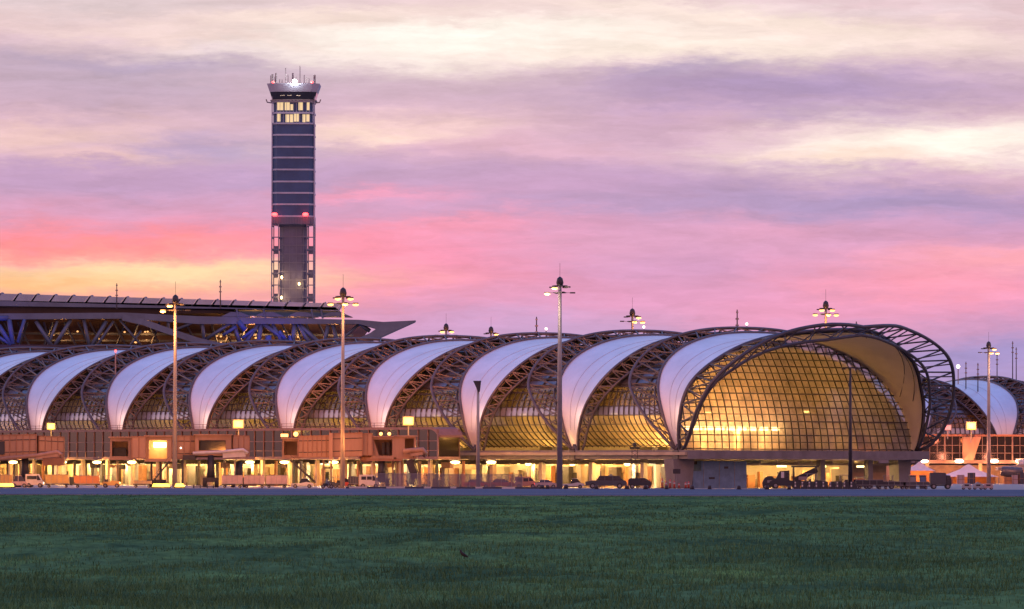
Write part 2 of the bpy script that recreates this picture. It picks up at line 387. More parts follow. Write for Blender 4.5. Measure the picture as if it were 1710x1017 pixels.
def blades(n, y0, y1, hmin, hmax, wid, name, thr):
    t = rng.random(n); y = 1/(1/y0+(1/y1-1/y0)*t)          # even over the view
    x = (rng.random(n)*2-1)*(y*.1+2)
    z = hgt(x, y)
    cl = (np.sin(x*.23+y*.071)+np.sin(x*.57-y*.19+2)+np.sin(x*1.7+y*.4)+.8*np.sin(x*.08-y*.03))/3.8
    keep = rng.random(n) < np.clip(.55+cl*.9, .12, 1)
    x, y, z, cl = x[keep], y[keep], z[keep], cl[keep]; n = len(x)
    k = 1+(y/y0-1)*.45
    h = (hmin+(hmax-hmin)*rng.random(n)**2)*(1+.35*cl); w = wid*k*(.6+.8*rng.random(n))
    a = rng.random(n)*6.283; lean = h*(.15+.6*rng.random(n)); la = rng.random(n)*6.283
    ux, uy = np.cos(a)*w/2, np.sin(a)*w/2*.5
    V = np.zeros((n, 5, 3))
    mx, my = np.cos(la)*lean*.3, np.sin(la)*lean*.3
    V[:, 0] = np.stack([x-ux, y-uy, z-.02], 1); V[:, 1] = np.stack([x+ux, y+uy, z-.02], 1)
    V[:, 2] = np.stack([x+mx+ux*.7, y+my+uy*.7, z+h*.6], 1); V[:, 3] = np.stack([x+mx-ux*.7, y+my-uy*.7, z+h*.6], 1)
    V[:, 4] = np.stack([x+np.cos(la)*lean, y+np.sin(la)*lean, z+h], 1)
    me = bpy.data.meshes.new(name); me.vertices.add(n*5); me.vertices.foreach_set('co', V.reshape(-1))
    base = np.arange(n)[:, None]*5
    loops = np.concatenate([base+np.array([[0, 1, 2, 3]]), base+np.array([[3, 2, 4]])], 1).reshape(-1)
    me.loops.add(n*7); me.loops.foreach_set('vertex_index', loops.astype(np.int32))
    me.polygons.add(n*2)
    ls = (np.arange(n)[:, None]*7+np.array([[0, 4]])).reshape(-1); me.polygons.foreach_set('loop_start', ls.astype(np.int32))
    me.polygons.foreach_set('loop_total', np.tile([4, 3], n).astype(np.int32))
    me.polygons.foreach_set('material_index', np.repeat(rng.integers(0, 3, n), 2).astype(np.int32))
    me.update(calc_edges=True); me.validate()
    for c in ((.085, .235, .120), (.120, .290, .130), (.065, .190, .115)):
        mm = mat('grass_blade', c, 1, 0, .45, .12, spec=.0, stretch=(1, .3, 1)); me.materials.append(mm)
    o = bpy.data.objects.new(name, me); COL.objects.link(o)
    return tag(o, 'rough dark green grass covering the field in the foreground', 'grass', kind='stuff')
blades(150000, 105, 300, .06, .22, .022, 'grass', 0)
blades(60000, 260, 620, .08, .20, .07, 'grass', 0)

M['asphalt'] = mat('asphalt', (.10, .145, .21), .95, 0, .2, .06, spec=.05, stretch=(.3, 1, 1))
M['apron'] = mat('apron', (.30, .27, .25), .55, 0, .3, .12)
sheet('road', -900, 900, 627, 872, .0, 'asphalt')
sheet('apron', -900, 900, 872, 2600, .004, 'apron')
sheet('terrain', -9000, 9000, 2600, 16000, -.02, gm)
b = MB(); b.box((0, 626.6, .03), (1400, .5, .12)); tag(b.build('road_verge', 'conc'), kind='structure')
M['line'] = mat('line_paint', (.55, .52, .50), .6, 0, .4, .5)
b = MB(); b.box((0, 700, .006), (900, .5, .004)); b.box((0, 860, .006), (900, .6, .004)); tag(b.build('road_marking', 'line'), kind='structure')

# ------------------------------------------------------------------ concourse
A_, Z0, B_, PW = 28.6, 11.5, 15.5, 2.3
WH = 27.9
PH0 = -15.8
def prof(ph, dr=0.0):
    c, s_ = math.cos(R(ph)), math.sin(R(ph))
    f = lambda t: math.copysign(abs(t)**(2/PW), t)
    return -(A_+dr)*f(c), Z0+(B_+dr)*f(s_)
def tab(ph, T):
    p = ph if ph <= 90 else 180-ph
    xs_ = [t[0] for t in T]; ys_ = [t[1] for t in T]
    i = max(0, min(len(T)-2, int(np.searchsorted(xs_, p))-1))
    x0, x1, y0, y1 = xs_[i], xs_[i+1], ys_[i], ys_[i+1]
    m = lambda k: 0 if k >= len(T)-1 else (ys_[min(k+1, len(T)-1)]-ys_[max(k-1, 0)])/(xs_[min(k+1, len(T)-1)]-xs_[max(k-1, 0)])
    h = x1-x0; t = (p-x0)/h; t2 = t*t; t3 = t2*t
    return (2*t3-3*t2+1)*y0+(t3-2*t2+t)*h*m(i)+(-2*t3+3*t2)*y1+(t3-t2)*h*m(i+1)
LR = [(-15.8, .8), (-5, 1.8), (2.7, 2.8), (20.4, 5.3), (38.7, 7.1), (57, 7.8), (90, 8.6)]
LF = [(-15.8, .5), (-5, .9), (2.7, 1.4), (20.4, 2.3), (38.7, 4.6), (57, 6.6), (67.8, 8.5), (90, 14)]
LL = [(-15.8, .6), (-5, 1.8), (2.7, 3.1), (20.4, 6.0), (38.7, 8.3), (57, 9.6), (90, 10.8)]
LB = [(-15.8, .4), (-5, 3.5), (2.7, 7), (12, 10), (20.4, 12), (38.7, 13.4), (57, 13.5), (90, 13.5)]
RB = [(-15.8, .2), (2.7, 1.0), (20.4, 1.4), (57, 1.2), (90, .9)]
BAY = 27.0
def gs(z, u):
    t = max(0, (z-6.5)/20.5)
    k = (z-Z0)/B_; ph = math.degrees(math.asin(max(-1, min(1, math.copysign(abs(k)**(PW/2), k)))))
    g = -1.6-8.3*t**2.0; far = -tab(ph, LL)+.4
    return g+(far-g)*max(0, (u+8)/36)**1.6
def concourse(F0, a, n, nb, front, root):
    F0 = vec(F0); a = vec(a); n = vec(n)
    P = lambda s, u, z: F0+a*s+n*(u+WH)+Vector((0, 0, z))
    def V(s, ph, dr=0): u, z = prof(ph, dr); return P(s, u, z)
    phs = [PH0+(180-2*PH0)*i/72 for i in range(73)]
    for i in range(nb):
        s0 = -BAY*i; fr = front and i == 0
        TL, TR = (LL, LF) if fr else (LR, LR)
        rows = []
        for ph in phs:
            l, r = -tab(ph, TL), tab(ph, TR); w = r-l
            rows.append([V(s0+l+w*k/8, ph, -.045*w*math.sin(math.pi*k/8)) for k in range(9)])
        b = MB(); b.grid(rows); b.build('roof_membrane', 'membrane', root)
        b = MB(); b.grid([[V(s0-tab(ph, TL)+(tab(ph, TL)+tab(ph, TR))*(k/4), ph, -.42-.045*(tab(ph, TL)+tab(ph, TR))*math.sin(math.pi*k/4)) for k in range(5)] for ph in phs])
        b.build('ceiling_liner', 'liner', root)
        b = MB()                                          # thin seams raised on the skin
        for k in (3, 5):
            b.tube([V(s0-tab(ph, TL)+(tab(ph, TL)+tab(ph, TR))*k/8, ph, .03-.045*(tab(ph, TL)+tab(ph, TR))*math.sin(math.pi*k/8)) for ph in phs[4:-4]], .025, 4)
        b.build('membrane_seam', 'seam', root)
        # truss on the +s side of this membrane
        sm = 'steel_end' if fr else 'steel'
        b = MB(); st = phs[::1]
        eA = [V(s0+tab(ph, TR), ph, .1) for ph in st]
        b.tube(eA, .25 if not fr else .34, 6)
        if fr:
            e2 = lambda ph: 4.4*max(0, math.sin(R((min(ph, 180-ph)+15.8)*1.6)))**.6+.1
            e3 = lambda ph: 7.6*max(0, math.sin(R((min(ph, 180-ph)+15.8)*1.64)))**.62+.2
            c2 = [V(s0+tab(ph, TR)+e2(ph)*.9, ph, -1.5*min(1, e2(ph)/3)) for ph in st]
            c3 = [V(s0+tab(ph, TR)+e3(ph), ph, 1.2*min(1, e3(ph)/5)) for ph in st]
            b.tube(c2, .27, 6); b.tube(c3, .32, 6)
            for k in range(2, len(st)-4, 3):
                j = k+1; m = min(k+3, len(st)-1)
                b.tube([eA[k], c3[j]], .15, 5); b.tube([c3[j], eA[m]], .15, 5)
                b.tube([eA[k], c2[j]], .12, 5); b.tube([c2[j], eA[m]], .12, 5)
                b.tube([c2[k], c3[k+2]], .12, 5)
        else:
            cC = [V(s0+tab(ph, TR)+.9+1.2*max(0, math.sin(R(ph+16))), ph, -1.9*max(0., math.sin(R(ph+15.8)))**.4) for ph in st]
            b.tube(cC, .24, 6)
            for k in range(2, len(st)-2, 2):
                b.tube([eA[k], cC[k+1]], .13, 4); b.tube([cC[k+1], eA[k+2]], .13, 4)
                b.tube([eA[k], cC[k]], .10, 4)
        b.build('arch_truss', sm, root)
        # truss on the -s side spanning the gap to the next membrane
        b = MB()
        eL = [V(s0-tab(ph, TL), ph, .1) for ph in st]
        cB = [V(s0-tab(ph, LB), ph, tab(ph, RB)) for ph in st]
        cD = [V(s0-tab(ph, TL)-.45*(tab(ph, LB)-tab(ph, TL)), ph, -2.2*max(0., math.sin(R(ph+15.8)))**.5) for ph in st]
        eN = [V(s0-BAY+tab(ph, LR), ph, .1) for ph in st]
        b.tube(eL, .24, 6); b.tube(cB, .28, 6); b.tube(cD, .20, 5)
        for k in range(3, len(st)-4, 3):
            b.tube([eL[k], cB[k+2]], .14, 4); b.tube([cB[k+2], eL[k+3]], .14, 4)
            b.tube([cB[k], cD[k+1]], .11, 4); b.tube([cD[k+1], cB[k+3]], .11, 4)
            b.tube([eL[k], cD[k+1]], .10, 4)
            if 34 < phs[k] < 146:
                b.tube([cB[k], eN[k+2]], .14, 4); b.tube([eN[k+2], cB[k+3]], .14, 4)
        b.build('roof_truss', 'steel', root)
        # raking foot struts, on both sides
        for sg in (1, -1):
            b = MB(); u0 = WH*sg*-1
            for ds in (-1.6, 1.6): b.tube([P(s0+ds, u0+sg*.3, 4.9), P(s0, u0, 7.4)], [.5, .3], 6)
            b.box(P(s0, u0, 5.6), (1.4, 1.4, 1.6), math.atan2(a.y, a.x))
            b.build('arch_foot', 'steel_end' if fr else 'steel', root)
    s1 = -BAY*nb
    # glazed skin in the gaps: clear low down, dark above, and its bars
    def skin(s, ph, dr=0):
        u, z = prof(ph, -2.6+dr)
        if z < 12.5: t = (12.5-z)/6; u = math.copysign(abs(u)-4.6*t**1.6, u)
        if front and s > -BAY: e = gs(z, u)-.4; s = -BAY+(s+BAY)*(e+BAY)/(BAY-1.0)
        return P(s, u, z)
    sF = -1.0 if front else 0
    for (p0, p1, nm, mm) in ((-17, 3, 'side_glazing', 'side'), (3, 9, 'fritted_sky_sheen_band', 'frit_sheen'), (9, 24, 'upper_glazing', 'side2'), (24, 156, 'roof_glazing', 'dark'), (156, 197, 'side_glazing', 'side')):
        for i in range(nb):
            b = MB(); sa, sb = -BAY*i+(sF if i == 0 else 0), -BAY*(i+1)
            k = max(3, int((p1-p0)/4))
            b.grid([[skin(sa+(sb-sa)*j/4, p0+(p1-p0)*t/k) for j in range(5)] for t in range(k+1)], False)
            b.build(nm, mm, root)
    for i in range(nb):
        b = MB(); sa, sb = -BAY*i+sF*(i == 0), -BAY*(i+1)
        for j in range(18):
            s_ = sb+(sa-sb)*j/18
            b.tube([skin(s_, ph, .12) for ph in range(-17, 25, 3)], .11, 4)
            if j % 3 == 0: b.tube([skin(s_, ph, .15) for ph in range(24, 92, 4)], .14, 4)
        for ph in (-16, -11, -6, -1.5, 3, 9, 14): b.beam(skin(sa, ph, .1), skin(sb, ph, .1), .14, .14)
        for ph in range(20, 90, 6): b.beam(skin(sa, ph, .2), skin(sb, ph, .2), .26, .26)
        b.build('glazing_bars', 'mullion', root)
    # deck slab
    rz = math.atan2(a.y, a.x)
    b = MB(); sl_ = -s1+(3 if front else 0); c = P((s1+(3 if front else 0))/2, 0, 5.7)
    b.box(c, (sl_, 2*WH+1, 1.5), rz); b.build('deck_slab', 'conc', root)
    return P, V, skin, s1

MAIN_F = (28.2, 914, 0); MA = (.64, -.768, 0); MN = (.768, .64, 0)
c_root = thing('airport_concourse', (28.2, 914, 0), 'long vaulted airport concourse with white membrane bands, steel arch trusses and a golden glazed end', 'building', 'vaulted concourses')
P, V, skin, S1 = concourse(MAIN_F, MA, MN, 10, True, c_root)
RZ = math.atan2(-.768, .64)
# end glass wall bowing out at its base and leaning back as it rises
def halfw(z, dr=-.55):
    q_ = abs((z-Z0)/(B_+dr)); return 0 if q_ >= 1 else (A_+dr)*(1-q_**PW)**(1/PW)
zs = [6.5+i*.5 for i in range(40)]+[26.3]
b = MB(); b.grid([[P(gs(z, halfw(z)*(k/20-1)), halfw(z)*(k/20-1), z) for k in range(41)] for z in zs])
b.build('end_glazing', 'clear', c_root)
b = MB()
for i in range(-17, 18):
    u = i*1.65; pts = [P(gs(z, u)+.15, u, z) for z in zs if halfw(z) > abs(u)]
    if len(pts) > 2: b.tube(pts, .10, 4)
for i in range(0, 17):
    z = 6.7+i*1.2; h = halfw(z); b.tube([P(gs(z, h*(k/12-1))+.15, h*(k/12-1), z) for k in range(25)], .10 if i % 2 else .14, 4)
b.build('end_glazing_bars', 'mullion', c_root)
# cables under the overhanging ceiling
b = MB()
for (ph0, ph1, t0, t1) in ((92, 120, 14, 1), (100, 165, 13, -3), (120, 168, 8, 0), (84, 70, 13, 3)):
    b.tube([V(t0+(t1-t0)*k/8, ph0+(ph1-ph0)*k/8, -.7) for k in range(9)], .07, 4)
b.build('ceiling_cable', 'darkm', c_root)
# rooms inside: low core down the middle, columns, rail
b = MB()
for i in range(9): b.box(P(-18-BAY*i, 0, 8.6), (19, 12, 4.2), RZ)
b.build('gate_room', 'cream', c_root)
for c in [(-24-BAY*i, -12, .8) for i in range(9)]+[(-11-BAY*i, -19, .8) for i in range(9)]+[(-5, u, 1.4) for u in (-24, -14.5, -12, -3, 6, 15)]:
    b = MB(); b.box(P(c[0], c[1], 8.15), (c[2], c[2], 3.3), RZ); b.build('inner_column', 'grey', c_root)
b = MB(); b.beam(P(-10, -23, 11.2), P(-10, 24, 11.2), 1.0, .5); b.beam(P(-10, 24, 11.2), P(-230, 24, 11.2), 1, .5)
b.build('mezzanine_rail', 'grey', c_root)
# interior lamps: strips by the end wall, and along every bay
for i in range(9):
    u = -23+i*2.55
    t = thing('strip_lamp', P(-3.3, u, 10.2), 'glaring strip lamp in the row behind the end glazing, left half', 'lamp', 'strip lamps behind the end glazing')
    b = MB(); b.box(P(-3.3, u, 10.2), (.4, 1.7, .6), RZ); b.build('lamp_tube', 'strip', t)
    b = MB(); b.box(P(-3.6, u, 10.65), (.5, 1.9, .15), RZ); b.beam(P(-3.6, u, 10.6), P(-3.6, u, 12.0), .08, .08); b.build('lamp_housing', 'grey', t)
for u, e in ((-21, 3200), (-14, 3100), (-7, 2100), (5, 250), (16, 80)):
    lamp(P(-9, u, 9.6), e*1.25, (255, 184, 104), 1.0, parent=c_root)
    lamp(P(-3+0, u, 7.4), e*.12, (255, 190, 110), .6, parent=c_root)
for i in range(9):
    s_ = -14-BAY*i
    for u in (-19, 12): lamp(P(s_, u, 10.6), 3600*(1, 1, 1, .9, .75, .6, .45, .4, .4)[i], (255, 196, 104), 1.0, parent=c_root)
# deck edge beam with pale fascia, underside services, ground floor walls and columns
b = MB(); b.beam(P(2.9, -WH-.8, 5.85), P(S1, -WH-.8, 5.85), .5, .5); b.build('deck_fascia', 'conc_warm', c_root)
b = MB()
for k, (u, r) in enumerate(((-26.8, .28), (-25.6, .4), (-24.2, .25), (-22.6, .35))):
    b.beam(P(-1, u, 4.6-.1*k), P(S1, u, 4.6-.1*k), r*2, r*1.6)
for i in range(80): b.box(P(-2-i*3.3+random.random(), -25.5+random.random()*2, 4.25), (1.2+random.random()*1.6, 1.0, .5), RZ)
b.build('underdeck_pipes', 'pipes', c_root)
b = MB(); b.box(P(S1/2-4, -17.5, 2.45), (-S1-8, .4, 4.9), RZ); b.build('ground_floor_wall', 'cream', c_root)
for i in range(60):
    b = MB(); s_ = -5-i*4.4
    b.box(P(s_, -18.2-random.random(), 1.6+random.random()*.8), (.9+random.random()*1.6, 1.0, 2.6+random.random()*1.4), RZ)
    b.build('wall_recess', random.choice(('conc_warm', 'pipes', 'jet2', 'grey', 'rust', 'conc_warm')), c_root)
for i in range(44):
    b = MB(); s_ = -9-i*6
    b.box(P(s_, -17.9, 1.3), (2.2+random.random(), .25, 2.6), RZ)
    b.build('service_door', random.choice(('grey', 'pipes', 'wtrim', 'rust')), c_root)
for i in range(40):
    b = MB(); s_ = -4-i*6.75; b.box(P(s_, -26.2 if i % 2 else -23, 2.45), (.85, .85, 4.9), RZ); b.build('ground_column', 'conc_warm', c_root)
# front: piers, service block below the end, back wall
for (s_, u, w) in ((-.5, -27.2, 3.6), (-.5, 24.7, 2.4), (0, 5.2, 1.1), (0, 16.6, 1.1)):
    b = MB(); b.box(P(s_, u, 2.45), (w if w < 3 else 2.4, w, 4.9), RZ, top=(1, 1.35 if w > 2 else 1)); b.build('deck_pier', 'conc', c_root)
b = MB(); b.box(P(-16, 4, 2.45), (.5, 46, 4.9), RZ); b.build('back_wall', 'cream', c_root)
b = MB()
for u in (-9, -5, 0, 3, 8, 13, 19): b.beam(P(0, u, 4.5), P(-16, u, 4.5), .4, .5)
for s_ in (-2, -6, -10): b.beam(P(s_, -12, 4.1), P(s_, 24, 4.1), .35, .35)
b.build('underdeck_beam', 'conc_warm', c_root)
wt = thing('service_block', P(-1, -17, 0), 'blue grey windowless service block below the left of the glazed end', 'building')
b = MB(); b.box(P(-2.4, -17.5, 2.3), (5, 10.4, 4.6), RZ); b.box(P(-2.2, -23.6, 1.45), (4.6, 2.0, 2.9), RZ); b.build('block_wall', mat('block_paint', (.15, .27, .46), .7, 0, .3, .8), wt)
b = MB(); b.box(P(.12, -20.3, 1.7), (.05, 1.3, .35), RZ); b.build('wall_plate', 'darkm', wt)
b = MB(); b.box(P(.12, -17.0, 3.5), (.05, .9, .4), RZ); b.build('wall_vent', 'darkm', wt)
b = MB()
for u in (-22.2, -18.6, -15.1): b.box(P(.13, u, 2.3), (.04, .08, 4.4), RZ)
b.build('wall_joint', 'grey', wt)
rk = random.Random(12)
for i in range(16):
    b = MB(); u = -10+i*2.2+rk.random(); w = .6+rk.random()*1.3; hh = .8+rk.random()*2.2
    b.box(P(-9-rk.random()*4, u, hh/2), (w, w, hh), RZ)
    if i % 3 == 0: b.box(P(-9, u, hh+.9), (.15, w*1.6, .12), RZ); b.box(P(-9, u-w*.7, (hh+.9)/2), (.12, .12, hh+.9), RZ)
    b.build('storage_shelf', rk.choice(('rust', 'pipes', 'conc_warm', 'grey', 'wtrim')), c_root)
for (s_, u, e) in ((-8, -8, 700), (-8, 0, 700), (-8, 9, 1100), (-8, 18, 1200), (-8, -23, 900)):
    lamp(P(s_, u, 3.6), e*2.6, WRM, .5, parent=c_root)
for (u, w) in ((10.5, 2.8), (20.4, 1.6), (-8.5, 1.6), (1.5, 2.0)):
    t = thing('soffit_light', P(-6, u, 3.8), 'bright fluorescent batten under the deck of the glazed end, %s' % {10.5: 'right of the middle column', 20.4: 'beside the right pier', -8.5: 'nearest the grey service block', 1.5: 'left of the middle column'}[u], 'lamp', 'battens under the glazed end')
    b = MB(); b.box(P(-6, u, 3.75), (.3, w, .3), RZ); b.build('lamp_tube', 'warm', t)
    b = MB(); b.box(P(-6, u, 3.98), (.5, w+.3, .12), RZ); b.build('lamp_housing', 'grey', t)

# ------------------------------------------------------------------ second concourse, far right
f2 = G(1675, 1392)
c2_root = thing('airport_concourse', f2, 'smaller looking far concourse behind the tents at the right edge, blue and pink membrane', 'building', 'vaulted concourses')
P2, V2, skin2, S2 = concourse(f2+Vector((-.866, -.5, 0))*BAY*2, (-.866, -.5, 0), (-.5, .866, 0), 6, False, c2_root)
for i in range(4): lamp(P2(-14-BAY*i, -19, 10.0), 2500, (255, 150, 90), 1.0, parent=c2_root)
b = MB(); b.box(P2(-60, -17, 2.45), (150, .4, 4.9), math.atan2(-.5, -.866)); b.build('ground_floor_wall', 'cream', c2_root)

# ------------------------------------------------------------------ glazed walkway along the concourse (upper level), left
def U_(s, u, z): return P(s, u, z)
wk = thing('glazed_walkway', P(-150, -37, 0), 'long dark glazed walkway box in front of the white vaults, left of the photo', 'walkway', 'glazed walkways')
wa, wb, wu, ww = -48.5, -262, -38.5, 5.0
zt, zb = 10.3, 4.9
b = MB(); L_ = wa-wb; cx = (wa+wb)/2
b.box(P(cx, wu, zb+.2), (L_, ww, .5), RZ); b.build('walkway_floor', 'wtrim', wk)
b = MB(); b.box(P(cx-.8, wu, zt), (L_-1.6, ww+.4, .45), RZ)
b.prism([P(wa-1.6, wu-ww/2-.2, zt+.22), P(wa-.4, wu-ww/2-.2, zt-.1), P(wa+.5, wu-ww/2-.2, zt-1.2), P(wa+.5, wu-ww/2-.2, zt-1.6), P(wa-.7, wu-ww/2-.2, zt-.6), P(wa-1.6, wu-ww/2-.2, zt-.22)], Vector(MN)*(ww+.4))
b.build('walkway_roof', 'wtrim', wk)
b = MB(); b.grid([[P(wb+L_*i/40, wu-ww/2+.1, z) for i in range(41)] for z in (zb+.45, zt-.22)], False)
b.grid([[P(wa, wu-ww/2+.1+ww*.96*i, z) for i in (0, 1)] for z in (zb+.45, zt-1.3)], False)
M['walkglass'] = glass('walkway_glass', (110, 95, 105), .05, .1, .6, (24, 16, 18)); b.build('walkway_glazing', 'walkglass', wk)
b = MB()
for i in range(int(L_/2.8)): b.box(P(wa-i*2.8, wu-ww/2, (zt+zb)/2), (.08 if i % 5 else .35, .2, zt-zb-.3), RZ)
for z in (zb+1.5, zb+3.2): b.beam(P(wa, wu-ww/2, z), P(wb, wu-ww/2, z), .12, .12)
b.build('walkway_mullion', 'wtrim', wk)
b = MB(); b.box(P(cx, wu+ww/2-.2, (zt+zb)/2), (L_, .2, zt-zb-.5), RZ); b.build('walkway_back_wall', mat('walkway_back', (.15, .085, .07), .8, 0, .5, .4), wk)
for i in range(26):
    b = MB(); b.box(P(wa-4-i*8.1, wu-1, 2.4), (.6, .6, 4.7), RZ); b.build('walkway_post', 'conc_warm', wk)
b = MB()
for z in (zt+.55, zt+1.0): b.beam(P(wa-3, wu-ww/2, z), P(wb, wu-ww/2, z), .07, .07)
for i in range(70): b.box(P(wa-3-i*3, wu-ww/2, zt+.6), (.07, .07, .9), RZ)
b.build('roof_rail', 'wtrim', wk)
for i in range(11): lamp(P(wa-10-i*19, wu+.5, 9.4), 160, WRM, .4, parent=wk)
rp_ = random.Random(21)
for i in range(58):                                      # ducts, brackets and pipes slung under and behind the walkway
    b = MB(); s_ = wa-3-i*3.6-rp_.random()*2; u = rp_.uniform(-38, -30); k = rp_.random()
    if k < .45: b.box(P(s_, u, 3.9-rp_.random()*.5), (rp_.uniform(1, 3), .8, rp_.uniform(.4, 1.1)), RZ); nm = 'service_duct'
    elif k < .8: b.box(P(s_, u, 2.3), (rp_.uniform(.2, .5), .4, 4.6), RZ); nm = 'service_pipe'
    else: hh = rp_.uniform(1.0, 2.8); b.box(P(s_, u, hh/2), (rp_.uniform(.8, 2.4), 1.2, hh), RZ); nm = 'service_cabinet'
    b.build(nm, rp_.choice(('pipes', 'rust', 'conc_warm', 'wtrim', 'darkm', 'jet2')), wk)
# links between walkway and concourse
for s_ in (-60, -114, -168, -222):
    b = MB(); b.box(P(s_, -32.5, 7.4), (4, 7, 4.2), RZ); b.build('link_bridge', 'jet2', wk)

# row of lamps under the walkway and under the deck edge
def und(px, big=1):
    Yd = 905
    for _ in range(8):                                   # where the bearing meets the walkway's front edge
        X = (px-855)/9000*Yd; s_ = (X-28.2-MN[0]*(wu-ww/2+WH))/MA[0]; Yd = 914+MA[1]*s_+MN[1]*(wu-ww/2+WH)
    return s_
names = {107: 'beside the end of the leftmost boarding tunnel', 165: 'left of the lit doorway cab', 223: 'below the lit doorway cab', 420: 'right of the striped railing tunnel', 478: 'left end of the long orange tunnel', 560: 'below the middle of the long orange tunnel', 763: 'right of the orange cab', 823: 'near the rounded end of the walkway', 25: 'at the far left edge'}
for px, where in names.items():
    s_ = und(px); p = P(s_, wu-ww/2-.3, 4.35)
    t = thing('soffit_lamp', p, 'glaring warm lamp slung under the dark walkway, '+where, 'lamp', 'lamps under the walkway')
    b = MB(); b.ball(p, .52, 10, (1.7, .9, .55)); b.build('lamp_glass', 'warm', t)
    b = MB(); b.box(p+Vector((0, 0, .36)), (1.9, 1.1, .14), RZ); b.build('lamp_housing', 'grey', t)
    lamp(p+Vector((0, -.6, -.6)), 2300, (255, 180, 90), .4, parent=t)
    lamp(P(s_, -22, 3.9), 2200, (255, 208, 130), .5, parent=c_root)
rl_ = random.Random(4)
for i in range(30): lamp(P(-14-i*8, -22.5+rl_.uniform(-2, 2.5), 3.4+rl_.random()*.6), 1800*rl_.choice((.25, .5, 1, 1.6, 2.4)), rl_.choice(((255, 208, 130), (255, 190, 100), (255, 170, 80), (255, 228, 180))) if i < 16 else rl_.choice(((255, 190, 100), (255, 165, 75), (255, 215, 150))), .4, parent=c_root)
n_ = 0
for i in range(30):                                      # battens over the service doors
    if i*8 > 235: break
    s_ = -13-i*8; 
    b = MB(); b.box(P(s_, -18.6, 4.15), (2.6, .3, .3), RZ); b.build('door_light', 'warm', c_root)
for px in (889, 918, 944, 1040):
    pass
for s_, w_ in ((-16.5, 'nearest the grey service block'), (-31, 'in the middle of the open stretch'), (-43, 'nearest the tall dark mast')):
    p = P(s_, -25, 4.1)
    t = thing('deck_lamp', p, 'round warm lamp under the open deck edge, '+w_, 'lamp', 'lamps under the open deck')
    b = MB(); b.ball(p, .42, 10, (1.3, 1, .8)); b.build('lamp_glass', 'warm', t)
    b = MB(); b.box(p+Vector((0, 0, .42)), (1.2, .8, .12), RZ); b.build('lamp_housing', 'grey', t)
    lamp(p+Vector((-.3, -.8, -.5)), 600, (255, 200, 120), .4, parent=t)

# ------------------------------------------------------------------ walkway in front of the second concourse
Y2 = 1290
wk2 = thing('glazed_walkway', G(1630, Y2), 'dark glazed walkway over the white tents at the right edge', 'walkway', 'glazed walkways')
xa, xb = W(1540, 750, Y2).x, W(1725, 750, Y2).x
t0, t1, bt = W(1600, 727, Y2).z, 0, W(1600, 771, Y2).z
b = MB(); b.box(((xa+xb)/2+10, Y2+2.5, bt), (xb-xa+20, 5, .8)); b.build('walkway_floor', 'wtrim', wk2)
b = MB(); b.box(((xa+xb)/2+10, Y2+2.5, t0), (xb-xa+20, 5.6, .5)); b.build('walkway_roof', 'jet2', wk2)
b = MB(); b.grid([[(xa+(xb-xa+20)*i/10, Y2+.2, z) for i in range(11)] for z in (bt+.4, t0-.25)], False); b.build('walkway_glazing', 'walkglass', wk2)
b = MB(); b.box(((xa+xb)/2+10, Y2+4.6, (t0+bt)/2), (xb-xa+20, .2, t0-bt-.4)); b.build('walkway_back_wall', 'walkway_back' if 'walkway_back' in M else bpy.data.materials['walkway_back'], wk2)
b = MB()
for i in range(26): b.box((xa+i*1.8, Y2, (t0+bt)/2), (.13 if i % 3 else .35, .25, t0-bt-.4))
for z in (.33, .62): b.beam((xa, Y2, bt+(t0-bt)*z), (xb+20, Y2, bt+(t0-bt)*z), .13, .13)
b.build('walkway_mullion', 'wtrim', wk2)
b = MB(); x0 = W(1607, 740, Y2).x; b.prism([(x0, Y2-.1, t0-.3), (x0+4.5, Y2-.1, t0-.3), (x0+2.6, Y2-.1, bt+.4), (x0, Y2-.1, bt+.4)], (0, -.5, 0)); b.build('walkway_panel', 'jet', wk2)
for px in (1548, 1637, 1700):
    b = MB(); b.box(G(px, Y2+3)+Vector((0, 0, bt/2)), (.9, .9, bt)); b.build('walkway_post', 'conc_warm', wk2)
for px, where in ((1543, 'beside the right pier'), (1602, 'above the gap between the tents'), (1660, 'above the middle tent'), (1703, 'at the far right edge')):
    p = W(px, 770, Y2-1)
    t = thing('soffit_lamp', p, 'glaring lamp hung under the right hand walkway, '+where, 'lamp', 'lamps under the right walkway')
    b = MB(); b.ball(p, .75, 10, (1.5, .9, .6)); b.build('lamp_glass', 'white_l', t)
    b = MB(); b.box(p+Vector((0, 0, .55)), (2.2, 1.2, .16)); b.build('lamp_housing', 'grey', t)
    lamp(p+Vector((0, -2, -1)), 2400, (255, 170, 110), .5, parent=t)
lamp(W(1620, 735, Y2-9), 700, (255, 130, 70), .6, parent=wk2); lamp(W(1573, 735, Y2-9), 900, (255, 130, 90), .6, parent=wk2)

# ------------------------------------------------------------------ square floodlights on the facades
def flood(px, py, Y, w, label, m='yellow_l', e=500):
    w *= .85
    p = W(px, py, Y)
    t = thing('wall_floodlight', p, label, 'floodlight')
    b = MB(); b.box(p, (w, .25, w*.75)); b.build('lamp_face', m, t)
    b = MB(); b.box(p+Vector((0, .35, 0)), (w*1.25, .4, w)); b.box(p+Vector((0, 1.0, -w)), (.2, 1.0, w*2)); b.build('lamp_housing', 'grey', t)
    if e: lamp(p+Vector((0, -1, 0)), e, (255, 190, 60), .5, parent=t)
flood(85, 712, 985, 1.5, 'square yellow floodlight above the leftmost boarding tunnel', e=500)
flood(398, 708, 960, 1.9, 'square yellow floodlight on the vault facade between the two left masts')
flood(682, 703, 925, 1.9, 'square yellow floodlight above the orange cab of the long boarding tunnel')
flood(1622, 711, 1285, 2.4, 'square yellow floodlight on the right hand walkway roof', e=900)
